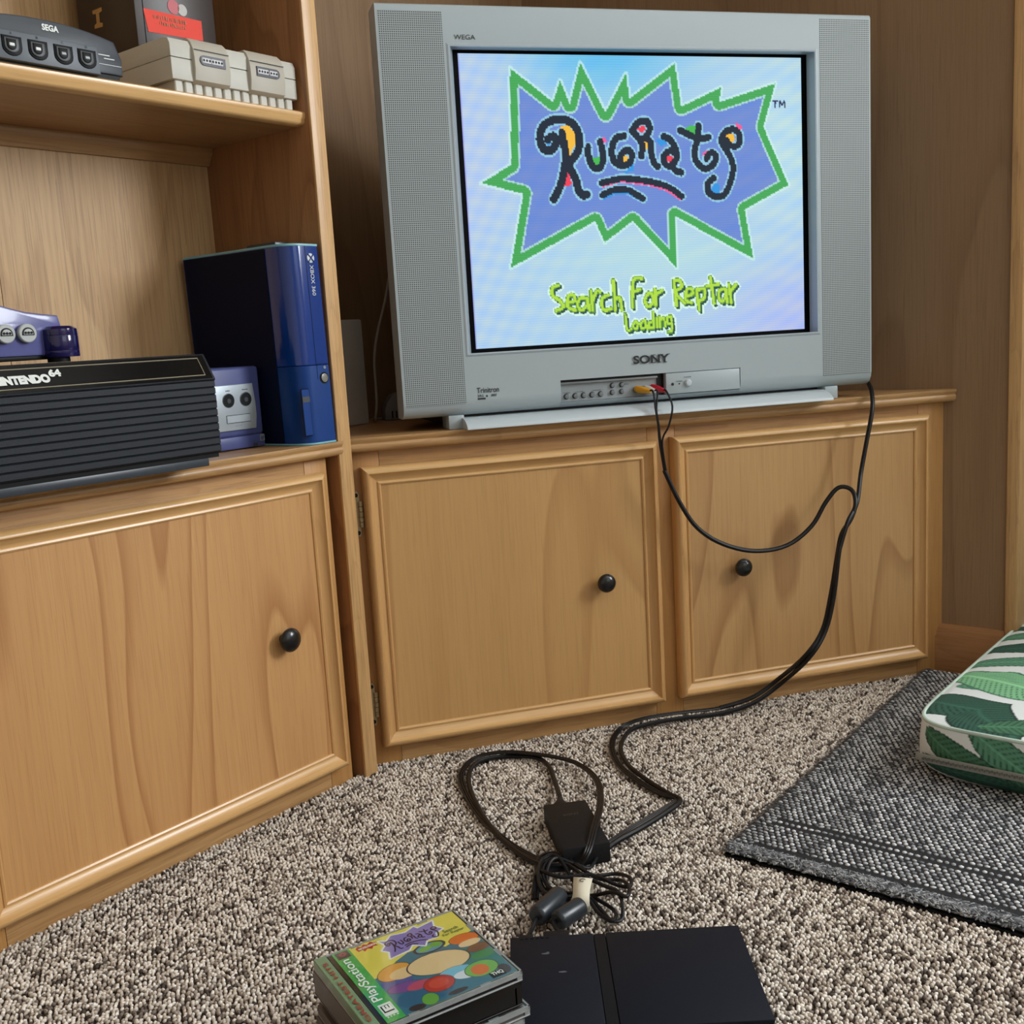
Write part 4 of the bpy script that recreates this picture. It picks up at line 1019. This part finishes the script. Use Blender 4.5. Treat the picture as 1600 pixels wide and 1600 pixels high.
# green band with white and dark marks
gm = X < 33.5 + 1.5 * 0
paint(img, gm, (62, 176, 86))
paint(img, gm & (np.abs(np.sin(Y * .55) + np.sin(X * .9 + Y * .2)) < .25), (78, 190, 98))
paint(img, (X > 19) & (X < 31.5) & (Y > 3) & (Y < 14.5), (58, 52, 58))
paint(img, (np.hypot((X - 25.5) / 1.1, Y - 7.5) < 3.2) & (np.hypot(X - 25.5, Y - 7.5) > 1.0), (160, 66, 80))
M_PRINT = painted('printed_sleeve', 0.35, 0, .4)
raster_mesh('printed_sleeve', img, (.017, -.002, .0090), (.122, 0, 0), (0, -.120, 0), M_PRINT, top)
zt = .0091
M_PW = plain('sleeve_white', (236, 242, 236), .4)
M_PG = plain('sleeve_grey_green', (96, 116, 70), .5)
text('lettering', 'PlayStation', (.0300, -.0905, zt), (0, 1, 0), (-1, 0, 0), .0730, .0115, M_PW, top, .012)
text('lettering', 'Search', (.1155, -.0325, zt), (1, .03, 0), (0, 1, 0), .0150, .0052, M_PG, top, .01)
text('lettering', 'For Reptar', (.1125, -.0385, zt), (1, .03, 0), (0, 1, 0), .0220, .0052, M_PG, top, .01)
text('lettering', 'NICKELODEON', (.0400, -.0115, zt), (1, .05, 0), (0, 1, 0), .0175, .0030, M_PW, top, .03)
mb = MB(); mb.box(.1165, .1300, -.1195, -.1110, zt - .0001, zt); tq = mb.build('publisher_patch', M_CONN, top)
text('lettering', 'THQ', (.1178, -.1180, zt + .0002), (1, 0, 0), (0, 1, 0), .0110, .0056, M_PW, top, .03)
mb = MB(); mb.box(.0195, .0310, -.1130, -.0955, zt - .0001, zt); mb.build('rating_patch', M_PW, top)
mb = MB(); mb.box(.0208, .0297, -.1085, -.0985, zt, zt + .0001); mb.build('rating_field', M_DARK, top)
text('lettering', 'E', (.0292, -.1077, zt + .0003), (0, 1, 0), (-1, 0, 0), .0080, .0076, M_PW, top, .06)
text('lettering', 'E S R B', (.0200, -.1165, zt + .0002), (1, 0, 0), (0, 1, 0), .0100, .0020, M_PW, top, .02)
text('lettering', 'GREATEST HITS', (.0082, -.1130, .0104), (0, 1, 0), (-1, 0, 0), .1000, .0040, plain('spine_red', (150, 60, 50), .5), top, .02)

# ---- cords
AV=[(.4714,-.045,.4568),(.4771,-.045,.4122),(.5005,-.046,.3605),(.5289,-.047,.3176),(.5715,-.048,.2876),(.6267,-.049,.2703),(.6833,-.05,.2734),(.7266,-.052,.3002),(.7509,-.055,.3366),(.7713,-.06,.359),(.788,-.07,.3554),(.7858,-.085,.337),(.7741,-.09,.3133),(.7551,-.092,.29),(.746,-.093,.2552),(.7325,-.095,.1951),(.7148,-.098,.1408),(.682,-.1,.1041),(.6703,-.035,.0476),(.6228,-.035,.0244),(.5647,-.035,.0162),(.4914,-.035,.0196),(.4305,-.035,.0198),(.3918,-.037,.0115),(.3539,-.0906,.008),(.3348,-.1622,.008),(.3375,-.2298,.008),(.3489,-.2829,.008),(.3615,-.3018,.008),(.3502,-.3139,.008),(.2991,-.3427,.008),(.2643,-.3624,.008),(.2233,-.3904,.012),(.1802,-.4068,.016),(.1574,-.4022,.012),(.1371,-.3852,.008),(.1162,-.326,.008),(.1041,-.2422,.008),(.1072,-.1442,.008),(.1211,-.0894,.008),(.1514,-.0564,.012),(.1939,-.0652,.016),(.2423,-.1014,.016),(.2769,-.1436,.014),(.2778,-.2235,.02),(.2452,-.3223,.033),(.2112,-.3879,.034),(.1891,-.4233,.026),(.1768,-.4266,.014),(.1566,-.4271,.012),(.1354,-.4246,.012),(.1163,-.4491,.01),(.1053,-.4786,.012)]
MAINS=[(.8695,.0,.5165),(.858,-.025,.5044),(.8451,-.045,.4772),(.8306,-.05,.4271),(.8161,-.055,.377),(.7916,-.08,.3357),(.7649,-.095,.3098),(.7498,-.098,.2762),(.7437,-.1,.2567),(.735,-.1,.1959),(.718,-.102,.1414),(.6863,-.104,.1015),(.6744,-.042,.0442),(.6234,-.042,.0184),(.5653,-.042,.0091),(.491,-.042,.0127),(.4335,-.043,.0126),(.4,-.052,.0107),(.3632,-.1034,.008),(.3465,-.1676,.008),(.3489,-.2303,.008),(.3575,-.2846,.008),(.362,-.3106,.008),(.3291,-.3358,.008),(.281,-.364,.008),(.2429,-.3829,.008),(.1937,-.4129,.008),(.1401,-.4051,.008),(.116,-.3406,.008),(.1085,-.2545,.008),(.1144,-.1591,.008),(.1314,-.0941,.008),(.1586,-.0651,.008),(.2022,-.0693,.008),(.2348,-.0925,.008),(.2397,-.1312,.008),(.2317,-.177,.008),(.2173,-.2383,.014)]
COIL=[[(.128,-.4132,.008),(.14,-.3864,.008),(.1611,-.3816,.008),(.1725,-.4156,.008),(.1804,-.4581,.008),(.2064,-.466,.008),(.2144,-.4881,.008),(.2074,-.5063,.008),(.1954,-.4983,.008),(.1742,-.4742,.008),(.1423,-.4669,.008),(.1255,-.4443,.008)],[(.1254,-.4341,.014),(.1397,-.4073,.014),(.1648,-.4045,.014),(.1705,-.4436,.014),(.1813,-.4767,.014),(.202,-.4886,.014),(.2032,-.5133,.014),(.1924,-.5334,.014),(.1819,-.519,.014),(.1676,-.4923,.014),(.138,-.4843,.014),(.1232,-.4614,.014)],[(.1276,-.4376,.02),(.1477,-.4132,.02),(.1618,-.4359,.02),(.1663,-.4762,.02),(.1789,-.5029,.02),(.1876,-.5242,.02),(.181,-.5471,.02),(.168,-.5486,.02),(.1654,-.5236,.02),(.1584,-.4972,.02),(.1362,-.4818,.02),(.1262,-.4623,.02)],[(.1222,-.4411,.026),(.1374,-.4163,.026),(.1536,-.4199,.026),(.1591,-.4696,.026),(.1697,-.5019,.026),(.1775,-.5258,.026),(.1734,-.5484,.026),(.1648,-.5572,.026),(.158,-.5377,.026),(.1529,-.5067,.026),(.1249,-.4978,.026),(.1155,-.4728,.026)]]
def lift(P, dz=0.0): return [(x, y, z + dz) for x, y, z in P]
av = thing('av_cable', 'black audio video cable with yellow, white and red plugs hanging from the television', 'cable', (.4714, -.045, .30), 'world')
def plug(par, p, tip, mat, r=.0052):
    p, tip = Vector(p), Vector(tip); a = (tip - p); L_ = a.length
    mb = MB(); mb.lathe([(0, 0), (r, 0), (r * 1.04, L_ * .15), (r, L_ * .45), (r * .78, L_ * .75), (r * .55, L_), (0, L_)], p, a, 18); return mb.build('plug', mat, par, 40)
pl = [((.453, -.0060, .5362), (.4640, -.0330, .5330), plain('plug_yellow', (226, 160, 30), .4)), ((.4680, -.0060, .5362), (.4735, -.0290, .5325), plain('plug_white', (214, 210, 200), .4)), ((.4790, -.0060, .5370), (.4870, -.0330, .5325), plain('plug_red', (190, 24, 48), .4))]
join = (.4712, -.046, .4569)
for i, (a, b_, mt) in enumerate(pl):
    plug(av, a, b_, mt)
    end = Vector(b_); dirv = (end - Vector(a)).normalized()
    if i < 2: mid = [tuple(end - dirv * .003), tuple(end + dirv * .006), (.4655 + i * .002, -.047 + .001 * i, .5058), (.4688 + i * .001, -.047, .4814), (.4705 + .002 * i, -.0455, .4569), (.4765 + .002 * i, -.0455, .4122)]
    else: mid = [tuple(end - dirv * .003), tuple(end + dirv * .005), (.4922, -.049, .5089), (.4850, -.050, .4804), (.4745, -.047, .4569), (.4790, -.047, .4122)]
    MB().tube(mid, .0015, 8).build('lead', M_CABLE, av)
run = [AV[1]] + AV[2:]
# ribbon of three joined cores
k0 = 0
MB().tube([(x, y, max(z, ZF + .0035)) for x, y, z in run[:20]] , .0036, 8).build('cord', M_CABLE, av)
fl = [(x, y, max(z, ZF + .0030)) for x, y, z in run[18:]]
for off in (-.0030, 0, .0030):
    Q = []
    for i, p in enumerate(fl):
        t = Vector(fl[min(i + 1, len(fl) - 1)]) - Vector(fl[max(i - 1, 0)]); n = Vector((-t.y, t.x, 0))
        n = n.normalized() if n.length > 1e-6 else Vector((0, 1, 0))
        Q.append(tuple(Vector(p) + n * off * min(1, i / 2)))
    MB().tube(Q, .0017, 6, sub=4).build('core', M_CABLE, av)
mb = MB()
for z, r, q in ((0, .0108, 0),): pass
B1a, B1b = Vector((.0912, -.5270, .0195)), Vector((.1300, -.4945, .0205))
B2a, B2b = Vector((.1085, -.5435, .0195)), Vector((.1435, -.5245, .0200))
def bead(par, a, b_, r):
    h = (b_ - a).length
    mb = MB(); mb.lathe([(0, 0), (r * .75, 0), (r * .96, .002), (r, .004), (r, h - .004), (r * .96, h - .002), (r * .75, h), (0, h)], a, b_ - a, 26); return mb.build('ferrite_bead', plain('ferrite_black', (40, 46, 52), .32), par, 40)
bead(av, B2a, B2b, .0106)
MB().tube([tuple(B2b), (.150, -.512, .016), (.138, -.494, .012), AV[-2], AV[-3]], .0024, 8).build('cord', M_CABLE, av)
pdir = Vector((math.cos(pa), math.sin(pa), 0)); pn_ = Vector((-math.sin(pa), math.cos(pa), 0))
def onps(x, y, z): return tuple(Vector((.0507, -.5676, ZF)) + pdir * x + pn_ * y + Vector((0, 0, z)))
def back_plug(par, x0, x1, z0, z1, yl, nm='connector'):
    b = bmesh.new()
    vs = [onps(x, y, z) for x in (x0, x1) for y in (.0004, yl) for z in (z0, z1)]
    vs = [b.verts.new(v_) for v_ in vs]
    for q in ((0, 1, 3, 2), (4, 6, 7, 5), (0, 4, 5, 1), (2, 3, 7, 6), (0, 2, 6, 4), (1, 5, 7, 3)): b.faces.new([vs[i] for i in q])
    bmesh.ops.bevel(b, geom=b.edges[:], offset=.0015, segments=2, profile=.5, affect='EDGES')
    M = MB(); M._add(b); return M.build(nm, M_CABLE2, par)
back_plug(av, .0335, .0600, .006, .0175, .016)
MB().tube([onps(.0470, .014, .012), onps(.0490, .020, .013), tuple(B2a - Vector((.004, .002, 0))), tuple(B2a + (B2b - B2a) * .1)], .0024, 8).build('cord', M_CABLE, av)

pw = thing('power_adapter', 'black power adapter brick on the carpet with its coiled cord', 'power adapter', (.198, -.355, ZF), 'world')
q = [(.1791, -.2898), (.2343, -.2977), (.2193, -.4188), (.1614, -.4164)]
qc = Vector((.1985, -.3557))
q = [tuple(qc + (Vector(p) - qc) * 1.0) for p in q]
mb = MB(); mb.prism([tuple(qc + (Vector(p) - qc) * .985) for p in q], ZF - .003, .0185, 'xy', .0012); bd = mb.build('lower_case', M_CABLE2, pw)
mb = MB(); mb.prism([tuple(qc + (Vector(p) - qc) * .996) for p in q], .0080, .0300, 'xy', .0016); mb.build('upper_case', plain('adapter_black', (22, 22, 24), .6, bump=.2, spec=.25), pw)
text('lettering', 'SONY', (.1915, -.3330, .0300), (1, -.12, 0), (.12, 1, 0), .0210, .0055, plain('embossed_black', (46, 45, 45), .35), pw, .02)
mb = MB()
b = bmesh.new()
a0, a1 = Vector((.2010, -.2935, .019)), Vector((.2160, -.2470, .0165))
mb.lathe([(0, 0), (.0095, 0), (.0095, .014), (.0070, .022), (.0045, .034), (.0030, .050), (0, .050)], a0, a1 - a0, 16); mb.build('strain_relief', M_CABLE2, pw, 40)
mn = [(x, y, max(z, ZF + .0032)) for x, y, z in MAINS[:-1]] + [tuple(a1)]
MB().tube(mn, .0035, 8).build('mains_cord', M_CABLE, pw)
for k, lp in enumerate(COIL):
    MB().tube([(x, y, ZF + .0035 + .0048 * ((k + (i // 3)) % 4)) for i, (x, y, z) in enumerate(lp)], .0022, 8, True).build('cord_loop', M_CABLE, pw)
MB().tube([(.2050, -.4130, .012), (.186, -.436, .012), (.170, -.432, .018), (.150, -.421, .024), (.134, -.437, .020), (.126, -.462, .012), (.128, -.483, .014), (.136, -.489, .020), tuple(B1b)], .0022, 8).build('cord', M_CABLE, pw)
MB().tube([(.118, -.441, .018), (.108, -.465, .010), (.107, -.486, .011), (.115, -.500, .012), (.128, -.498, .012)], .0022, 8).build('cord', M_CABLE, pw)
bead(pw, B1a, B1b, .0112)
MB().tube([tuple(B1a + (B1b - B1a) * .1), (.086, -.535, .017), (.080, -.543, .015), onps(.0155, .012, .011)], .0024, 8).build('cord', M_CABLE, pw)
back_plug(pw, .0085, .0235, .005, .0165, .013)

# paper band round the coil
M_PAPER = plain('cream_paper', (222, 214, 192), .7, noise=.05)
tie = thing('paper_band', 'cream paper band wrapped round the coiled black cord', 'cable tie', (.153, -.498, ZF), 'world')
cen = Vector((.1545, -.4965, .0165)); ax = Vector((.50, -.30, 0)).normalized(); sd = Vector((-ax.y, ax.x, 0))
b = bmesh.new(); ra, rb_ = [], []
for i in range(24):
    a = 2 * math.pi * i / 24; sq = lambda t: math.copysign(abs(t) ** .7, t)
    off = sd * (.0235 * sq(math.cos(a))) + Vector((0, 0, .0125 * sq(math.sin(a))))
    w0 = .0095 + .003 * math.sin(a * 2)
    ra.append(b.verts.new(cen + off - ax * w0)); rb_.append(b.verts.new(cen + off + ax * (.0105 - .002 * math.cos(a))))
for i in range(24): b.faces.new((ra[i], ra[(i + 1) % 24], rb_[(i + 1) % 24], rb_[i]))
mb = MB(); mb._add(b); tb = mb.build('band', M_PAPER, tie, 60)
sm = tb.modifiers.new('thick', 'SOLIDIFY'); sm.thickness = .0006
mb = MB(); mb.tube([tuple(cen + sd * .006 + Vector((0, 0, .0135)) + ax * (.003 * math.cos(t)) + sd * (.003 * math.sin(t))) for t in np.linspace(.5, 5.2, 9)], .00045, 5); mb.build('pen_mark', M_INK, tie)

# ------------------------------------------------------------------ carpet pile, rug and cushion
def ico():
    b = bmesh.new(); bmesh.ops.create_icosphere(b, subdivisions=1, radius=1.0)
    V = np.array([v_.co[:] for v_ in b.verts]); F = np.array([[v_.index for v_ in f.verts] for f in b.faces]); b.free()
    return V, F
IV, IF = ico()
def nubs(name, P, ang, sx, sy, sz, col, mat, parent=None):
    """many small yarn loops as one mesh: position, turn, three radii and colour each"""
    n = len(P); c, s = np.cos(ang)[:, None], np.sin(ang)[:, None]
    lx, ly, lz = IV[None, :, 0] * sx[:, None], IV[None, :, 1] * sy[:, None], IV[None, :, 2] * sz[:, None]
    V = np.stack([P[:, 0:1] + lx * c - ly * s, P[:, 1:2] + lx * s + ly * c, P[:, 2:3] + lz], -1)
    F = IF[None] + (np.arange(n) * len(IV))[:, None, None]
    return mesh_np(name, V.reshape(-1, 3), F.reshape(-1, 3), mat, parent, np.repeat(col, len(IV), 0))
rs = np.random.RandomState(7)
A_ = np.array([.814, .581]); B_ = np.array([.581, -.814]); K_ = np.array([.3501, -.4542])
M_LOOP = painted('carpet_yarn', 0.95, spec=.1)
# looped pile: rows of yarn running along the rug's direction
pa_, pb_ = .0053, .0040
ia, ib = np.meshgrid(np.arange(-180, 380), np.arange(-300, 350))
P = np.stack([ia.ravel() * pa_ + (ib.ravel() % 2) * pa_ * .5, ib.ravel() * pb_], -1)
Wd = P[:, :1] * A_ + P[:, 1:] * B_ + rs.normal(0, .0009, (len(P), 2))
rx_ = (Wd[:, 0] - LX) * CA + (Wd[:, 1] - LY) * SA; ry_ = -(Wd[:, 0] - LX) * SA + (Wd[:, 1] - LY) * CA
ra_ = (Wd - K_) @ A_; rb_ = (Wd - K_) @ B_
ok = ~((rx_ < .03) & (ry_ > -.0005)) & ~((rx_ >= .03) & (Wd[:, 1] > -.0005)) & (rx_ < XR - .012)
ok &= (Wd[:, 0] > -.70) & (Wd[:, 0] < 1.15) & (Wd[:, 1] > -1.15)
ok &= ~((ra_ > .012) & (ra_ < .785) & (rb_ > .014))
# keep what lies in front of the lens with a generous margin
dv = np.concatenate([Wd - np.array([-.20429, -1.53767]), np.full((len(Wd), 1), -.627)], 1)
cz = dv @ np.array(f_); cx = dv @ np.array(r_) / cz; cy = dv @ np.array(d_) / cz
ok &= (np.abs(cx) < .62) & (cy < .58)
Wd, P, row = Wd[ok], P[ok], ib.ravel()[ok]; n = len(Wd)
PAL = np.array([lin(c) for c in ((240, 232, 222), (226, 216, 204), (204, 192, 179), (172, 159, 147), (126, 114, 105), (86, 77, 71))])
PW = np.array([.22, .26, .20, .14, .11, .07])
pick = rs.choice(len(PAL), n, p=PW)
# flecks: the yarn keeps its colour for a loop or two
same = rs.rand(n) < .35; pick[1:] = np.where(same[1:], pick[:-1], pick[1:])
col = PAL[pick] * rs.uniform(.85, 1.12, (n, 1))
low_ = rs.rand(n)
nubs('carpet_pile', np.concatenate([Wd, (.0030 + rs.uniform(-.0007, .0005, n))[:, None]], 1), AL + rs.normal(.35, .8, n), rs.uniform(.0023, .0034, n), rs.uniform(.0016, .0022, n), rs.uniform(.0024, .0034, n), col, M_LOOP, floor)
pile = bpy.data.objects['carpet_pile']; pile['kind'] = 'stuff'; pile.location = (0, 0, 0)
pile.matrix_parent_inverse = Matrix.LocRotScale(Vector((LX, LY, 0)), Euler((0, 0, AL)), None).inverted()

# rug: dark backing, woven tufts, felted front edge, grooves, fringe
rug = thing('rug', 'grey woven rug with felted edge lying on the carpet under the cushion', 'rug', (K_[0], K_[1], 0), 'world')
rug['_o'] = (0, 0, 0); rug.rotation_euler = (0, 0, math.atan2(.581, .814))     # local x along the left edge, -y along the front edge
RA, RBW = .779, 1.05
M_RUGB = plain('rug_backing', (40, 41, 43), .95, noise=.3, nscale=300)
mb = MB(); mb.box(.004, RA, -RBW, -.004, .0035, .0105, .002); mb.build('backing', M_RUGB, rug)
ga, gb_ = np.meshgrid(np.arange(0, int(RA / .0068)), np.arange(0, int(RBW / .0080)))
qa = (ga.ravel() + .5) * .0068; qb = (gb_.ravel() + .5) * .0080 + (ga.ravel() % 2) * .0040
groove = ((qa > .0265) & (qa < .0365)) | (np.abs(qa - .092) < .0026) | (np.abs(qa - .106) < .0022)
groove &= (qb > .020)
edge_ = (qa < .026)
okr = (qb < RBW - .004) & (qa < RA - .003) & ~groove & ~edge_
band_ = (qb < .028) | ((qb > .075) & (qb < .098))
qa, qb, band_ = qa[okr], qb[okr], band_[okr]; n = len(qa)
light = rs.rand(n)
RP = np.array([lin(c) for c in ((216, 217, 219), (190, 192, 195), (156, 158, 162), (112, 114, 118))])
col = RP[rs.choice(4, n, p=[.32, .33, .22, .13])] * rs.uniform(.88, 1.1, (n, 1))
col[band_] *= .72
nubs('woven_tufts', np.stack([qa + rs.normal(0, .0004, n), -qb + rs.normal(0, .0004, n), np.full(n, .0105)], -1), rs.normal(.0, .3, n), np.where(band_, .0023, .0028) * rs.uniform(.85, 1.15, n), np.where(band_, .0040, .0034) * rs.uniform(.85, 1.1, n), rs.uniform(.0018, .0026, n), col, painted('rug_yarn', .9, spec=.2), rug)['kind'] = 'stuff'
# dark weft dashes between the tufts are the backing seen through; felted roll along the front edge
nf = 5200
fa = rs.uniform(-.001, .022, nf); fb = rs.uniform(.0, RBW, nf)
fz = .0060 + .0070 * np.sqrt(np.clip(1 - ((fa - .013) / .016) ** 2, 0, 1))
FP = np.array([lin(c) for c in ((168, 169, 170), (126, 127, 130), (88, 90, 93), (56, 58, 61))])
nubs('felted_edge', np.stack([fa, -fb, fz], -1), rs.uniform(-1.3, 1.3, nf) + math.pi / 2, rs.uniform(.004, .0075, nf), rs.uniform(.0008, .0016, nf), rs.uniform(.0008, .0016, nf), FP[rs.choice(4, nf, p=[.3, .32, .24, .14])], painted('rug_yarn'), rug)['kind'] = 'stuff'
mb = MB(); mb.tube([(.012, -.002, .0085), (.012, -.4, .0088), (.012, -RBW, .0085)], .007, 10, sub=4, flat=(.0115, .0050)); mb.build('edge_roll', plain('felt_grey', (84, 86, 90), .95, noise=.3, nscale=400), rug)
mb = MB(); mb.box(-.0045, .014, -RBW, -.002, .0030, .0068); mb.build('rubber_edge', M_CONN, rug)
# frayed fringe along the left edge: short hairs
hv, hf, hc = [], [], []
for i in range(2600):
    a = rs.uniform(.01, RA); l = rs.uniform(.006, .018); th = rs.normal(math.pi / 2, .7)
    x0, y0, z0 = a, -.006 + rs.uniform(-.002, .003), rs.uniform(.007, .0115)
    x1, y1, z1 = x0 + l * math.cos(th), y0 + l * math.sin(th), rs.uniform(.0065, .0100)
    k = len(hv); w = .0008
    hv += [(x0 - w, y0, z0), (x0 + w, y0, z0), (x0, y0, z0 + .001), (x1, y1, z1)]
    hf += [(k, k + 1, k + 3), (k + 1, k + 2, k + 3), (k + 2, k, k + 3)]
    hc += [lin(rs.choice([70, 92, 118]) * np.array([1, 1, 1.02]))] * 4
mesh_np('fringe', hv, hf, painted('rug_yarn'), rug, np.array(hc), False)['kind'] = 'stuff'

# cushion: box seat pad with palm leaf print, piping and zip
cu = thing('floor_cushion', 'thick box cushion with green palm leaf print lying on the grey rug', 'cushion', (K_[0], K_[1], .0125), 'world')
cu['_o'] = (0, 0, 0.0125); cu.rotation_euler = (0, 0, math.atan2(.581, .814) - math.radians(1.6)); cu.location = (K_[0] - .0035, K_[1] + .0085, .0125)
CA0, CB0, CLA, CLB, CZ0, CZ1 = .310, .118, .575, .575, .0125, .092
def leafpaint(U, V_, seed, sc=1.0):
    """banana leaf print in metres: overlapping leaves with midrib, veins and torn edges"""
    img = np.zeros(U.shape + (3,)) + np.array(lin((236, 242, 242)))
    for (ox, oy, ang, L_, Wd_, tone) in LEAVES[seed]:
        ca_, sa_ = math.cos(ang), math.sin(ang); dx, dy = U - ox, V_ - oy
        t = (dx * ca_ + dy * sa_) / L_; w = (-dx * sa_ + dy * ca_) / Wd_
        w = w - .35 * (t - .5) ** 2 * 1.2 + .09
        env = np.sqrt(np.clip(np.sin(np.clip(t, 0, 1) * math.pi) , 0, 1)) * (1 - .25 * t)
        fing = (.05 * np.sin(t * 60 + w * 6) + .05 * np.sin(t * 31 + 2)) * (tone == 1) * (w < 0) + .03 * np.sin(t * 13 + ox * 90)
        inn = (t > 0) & (t < 1) & (np.abs(w) < env + fing * env)
        vein = np.sin((t * L_ * sc - np.abs(w) * Wd_ * .75) * 2 * math.pi / .0085 + np.sin(t * 9) * .8)
        c0, c1, c2 = [np.array(lin(c)) for c in {0: ((38, 80, 68), (50, 98, 82), (22, 52, 46)), 1: ((122, 186, 138), (142, 204, 156), (62, 118, 90)), 2: ((78, 136, 108), (98, 156, 126), (44, 90, 72)), 3: ((52, 98, 72), (74, 126, 94), (30, 66, 52))}[tone]]
        f = (.5 + .5 * vein)[..., None]
        c = c0 * (1 - f) + c1 * f
        dark = (vein < -.90) & (np.abs(w) > .12)
        c[dark] = c2
        c[np.abs(w) < .05] = c1 * 1.25
        img[inn] = c[inn]
        rim = inn & (np.abs(w) > (env + fing * env) - .07); img[rim] = c2
    return img
# leaf list: origin (along the left edge, towards the camera side), direction, length, width, tone
LEAVES = {
 'top': [(.86, .10, 1.2, .30, .045, 2), (.80, .09, 1.25, .34, .036, 0), (.735, .10, 1.2, .34, .036, 2), (.66, .085, 1.32, .36, .036, 0), (.575, .09, 1.30, .38, .036, 2),
         (.70, .42, 1.9, .3, .06, 0), (.80, .50, 2.2, .3, .07, 2), (.50, .46, .6, .40, .08, 1),
         (.47, .13, 1.5, .10, .02, 2), (.50, .34, 1.1, .3, .05, 2), (.40, .42, 1.4, .25, .05, 0),
         (.535, .105, 2.06, .36, .056, 1), (.415, .085, 2.12, .20, .056, 0), (.325, .20, 1.3, .28, .03, 3)],
 'front': [(.07, .085, -.55, .16, .026, 2), (.008, .070, -.50, .17, .024, 3), (.0, .028, -.12, .15, .016, 0), (.15, .078, -.42, .20, .028, 2), (.12, .030, -.2, .20, .018, 3), (.34, .07, -.4, .2, .03, 2), (.42, .02, .2, .2, .02, 0),
           (2.00, .03, .4, .2, .03, 3), (1.8, .06, -.2, .2, .03, 2)]}
M_FAB = painted('palm_print_canvas', 0.75, 0, 0, .25, 1400)
def sheet(name, fu, nu, nv, colr):
    U, V_ = np.meshgrid(np.linspace(0, 1, nu + 1), np.linspace(0, 1, nv + 1))
    P_ = fu(U, V_); idx = np.arange((nu + 1) * (nv + 1)).reshape(nv + 1, nu + 1)
    F_ = np.stack([idx[:-1, :-1], idx[:-1, 1:], idx[1:, 1:], idx[1:, :-1]], -1).reshape(-1, 4)
    return mesh_np(name, P_.reshape(-1, 3) - np.array([0, 0, .0125]), F_, M_FAB, cu, colr(U, V_).reshape(-1, 3), True, 4)
HA = CLA / 2; CX_, CY_ = CA0 + HA, CB0 + HA; NSE = 11.0
def rho(phi, inset=0.0):
    c_, s_ = np.abs(np.cos(phi)), np.abs(np.sin(phi))
    return (HA - inset) / (c_ ** NSE + s_ ** NSE) ** (1 / NSE)
def outline(inset=0.0):
    """rounded square in (a, b)"""
    ph = np.concatenate([np.linspace(-.42, .42, 8) , np.linspace(.55, 1.02, 16)]) 
    out = []
    for k in range(4):
        for q in ph:
            a = q + k * math.pi / 2; r = float(rho(a, inset)); out.append((CX_ + r * math.cos(a), CY_ + r * math.sin(a)))
    return out
def ftop(U, V_):
    s = (U - .5) * 2; t = (V_ - .5) * 2; phi = np.arctan2(t, s)
    f = rho(phi) / HA * np.maximum(np.abs(np.cos(phi)), np.abs(np.sin(phi)))
    r = np.maximum(np.abs(s), np.abs(t))
    dome = .015 * (1 - s ** 4) * (1 - t ** 4) + .004 * np.clip((1 - r) / .05, 0, 1) ** .5
    dome += .0016 * np.sin(s * 9 + t * 4) * (1 - s ** 4) * (1 - t ** 4)
    return np.stack([CX_ + HA * s * f, -(CY_ + HA * t * f), CZ1 - .0045 + dome], -1)
sheet('top_cover', ftop, 340, 340, lambda U, V_: leafpaint(CA0 + CLA * U, CB0 + CLB * V_, 'top'))
ol = outline()
st = min(range(len(ol)), key=lambda i: math.hypot(ol[i][0] - CA0, ol[i][1] - CB0))
ol = ol[st:] + ol[:st]              # start at the corner that points to the left of the picture
peri = [0.0]
for p0, p1 in zip(ol, ol[1:] + ol[:1]): peri.append(peri[-1] + math.hypot(p1[0] - p0[0], p1[1] - p0[1]))
tot = peri[-1]; oa = np.array(ol + ol[:1]); pe = np.array(peri)
def fside(U, V_):
    s = U * tot; x = np.interp(s, pe, oa[:, 0]); y = np.interp(s, pe, oa[:, 1])
    ins = .004 * np.sin(V_ * math.pi) - .022 * np.clip((.30 - V_) / .30, 0, 1) ** 2
    d = np.hypot(x - CX_, y - CY_)
    return np.stack([CX_ + (x - CX_) * (1 + ins / d), -(CY_ + (y - CY_) * (1 + ins / d)), CZ0 + (CZ1 - .003 - CZ0) * V_], -1)
def cside(U, V_):
    return leafpaint(tot - U * tot, V_ * .08, 'front')
side = sheet('side_band', fside, 900, 40, cside)
mb = MB(); b = bmesh.new()
mb.prism([(p_[0], -p_[1]) for p_ in outline(inset=.024)], CZ0 + .0002, CZ0 + .004, 'xy'); mb.build('underside', plain('cushion_base_cloth', (186, 190, 180), .8), cu)
def pipe_col(n): pass
for z, ins_ in ((CZ1 - .0035, .0015), (CZ0 + .0045, .0195)):
    mb = MB(); mb.tube([(p_[0], -p_[1], z) for p_ in outline(ins_)], .0030, 8, True, 3); mb.build('piping', plain('piping_cloth', (196, 214, 202), .75, noise=.45, nscale=22), cu)
# zip along the front side (the side that faces the left of the picture's bottom)
zx = CA0 - .0058
mb = MB(); mb.tube([(zx + .001, -(CB0 + .012), .0470), (zx - .0006, -(CB0 + .05), .0450), (zx - .0010, -(CB0 + .28), .0445), (zx, -(CB0 + .54), .0450)], .003, 6, sub=5, flat=(.0014, .0060)); mb.build('zip_tape', plain('zip_tape', (150, 150, 142), .7), cu)
mb = MB()
for k in range(170):
    y = CB0 + .022 + k * .0030; mb.box(zx - .0034, zx - .0010, -y - .0010, -y + .0010, .0432 + .0012 * (k % 2), .0462 + .0012 * (k % 2))
mb.build('zip_teeth', plain('zip_metal', (120, 118, 112), .4, .4), cu)['kind'] = 'stuff'
for o in bpy.data.objects:
    if '_o' in o: del o['_o']
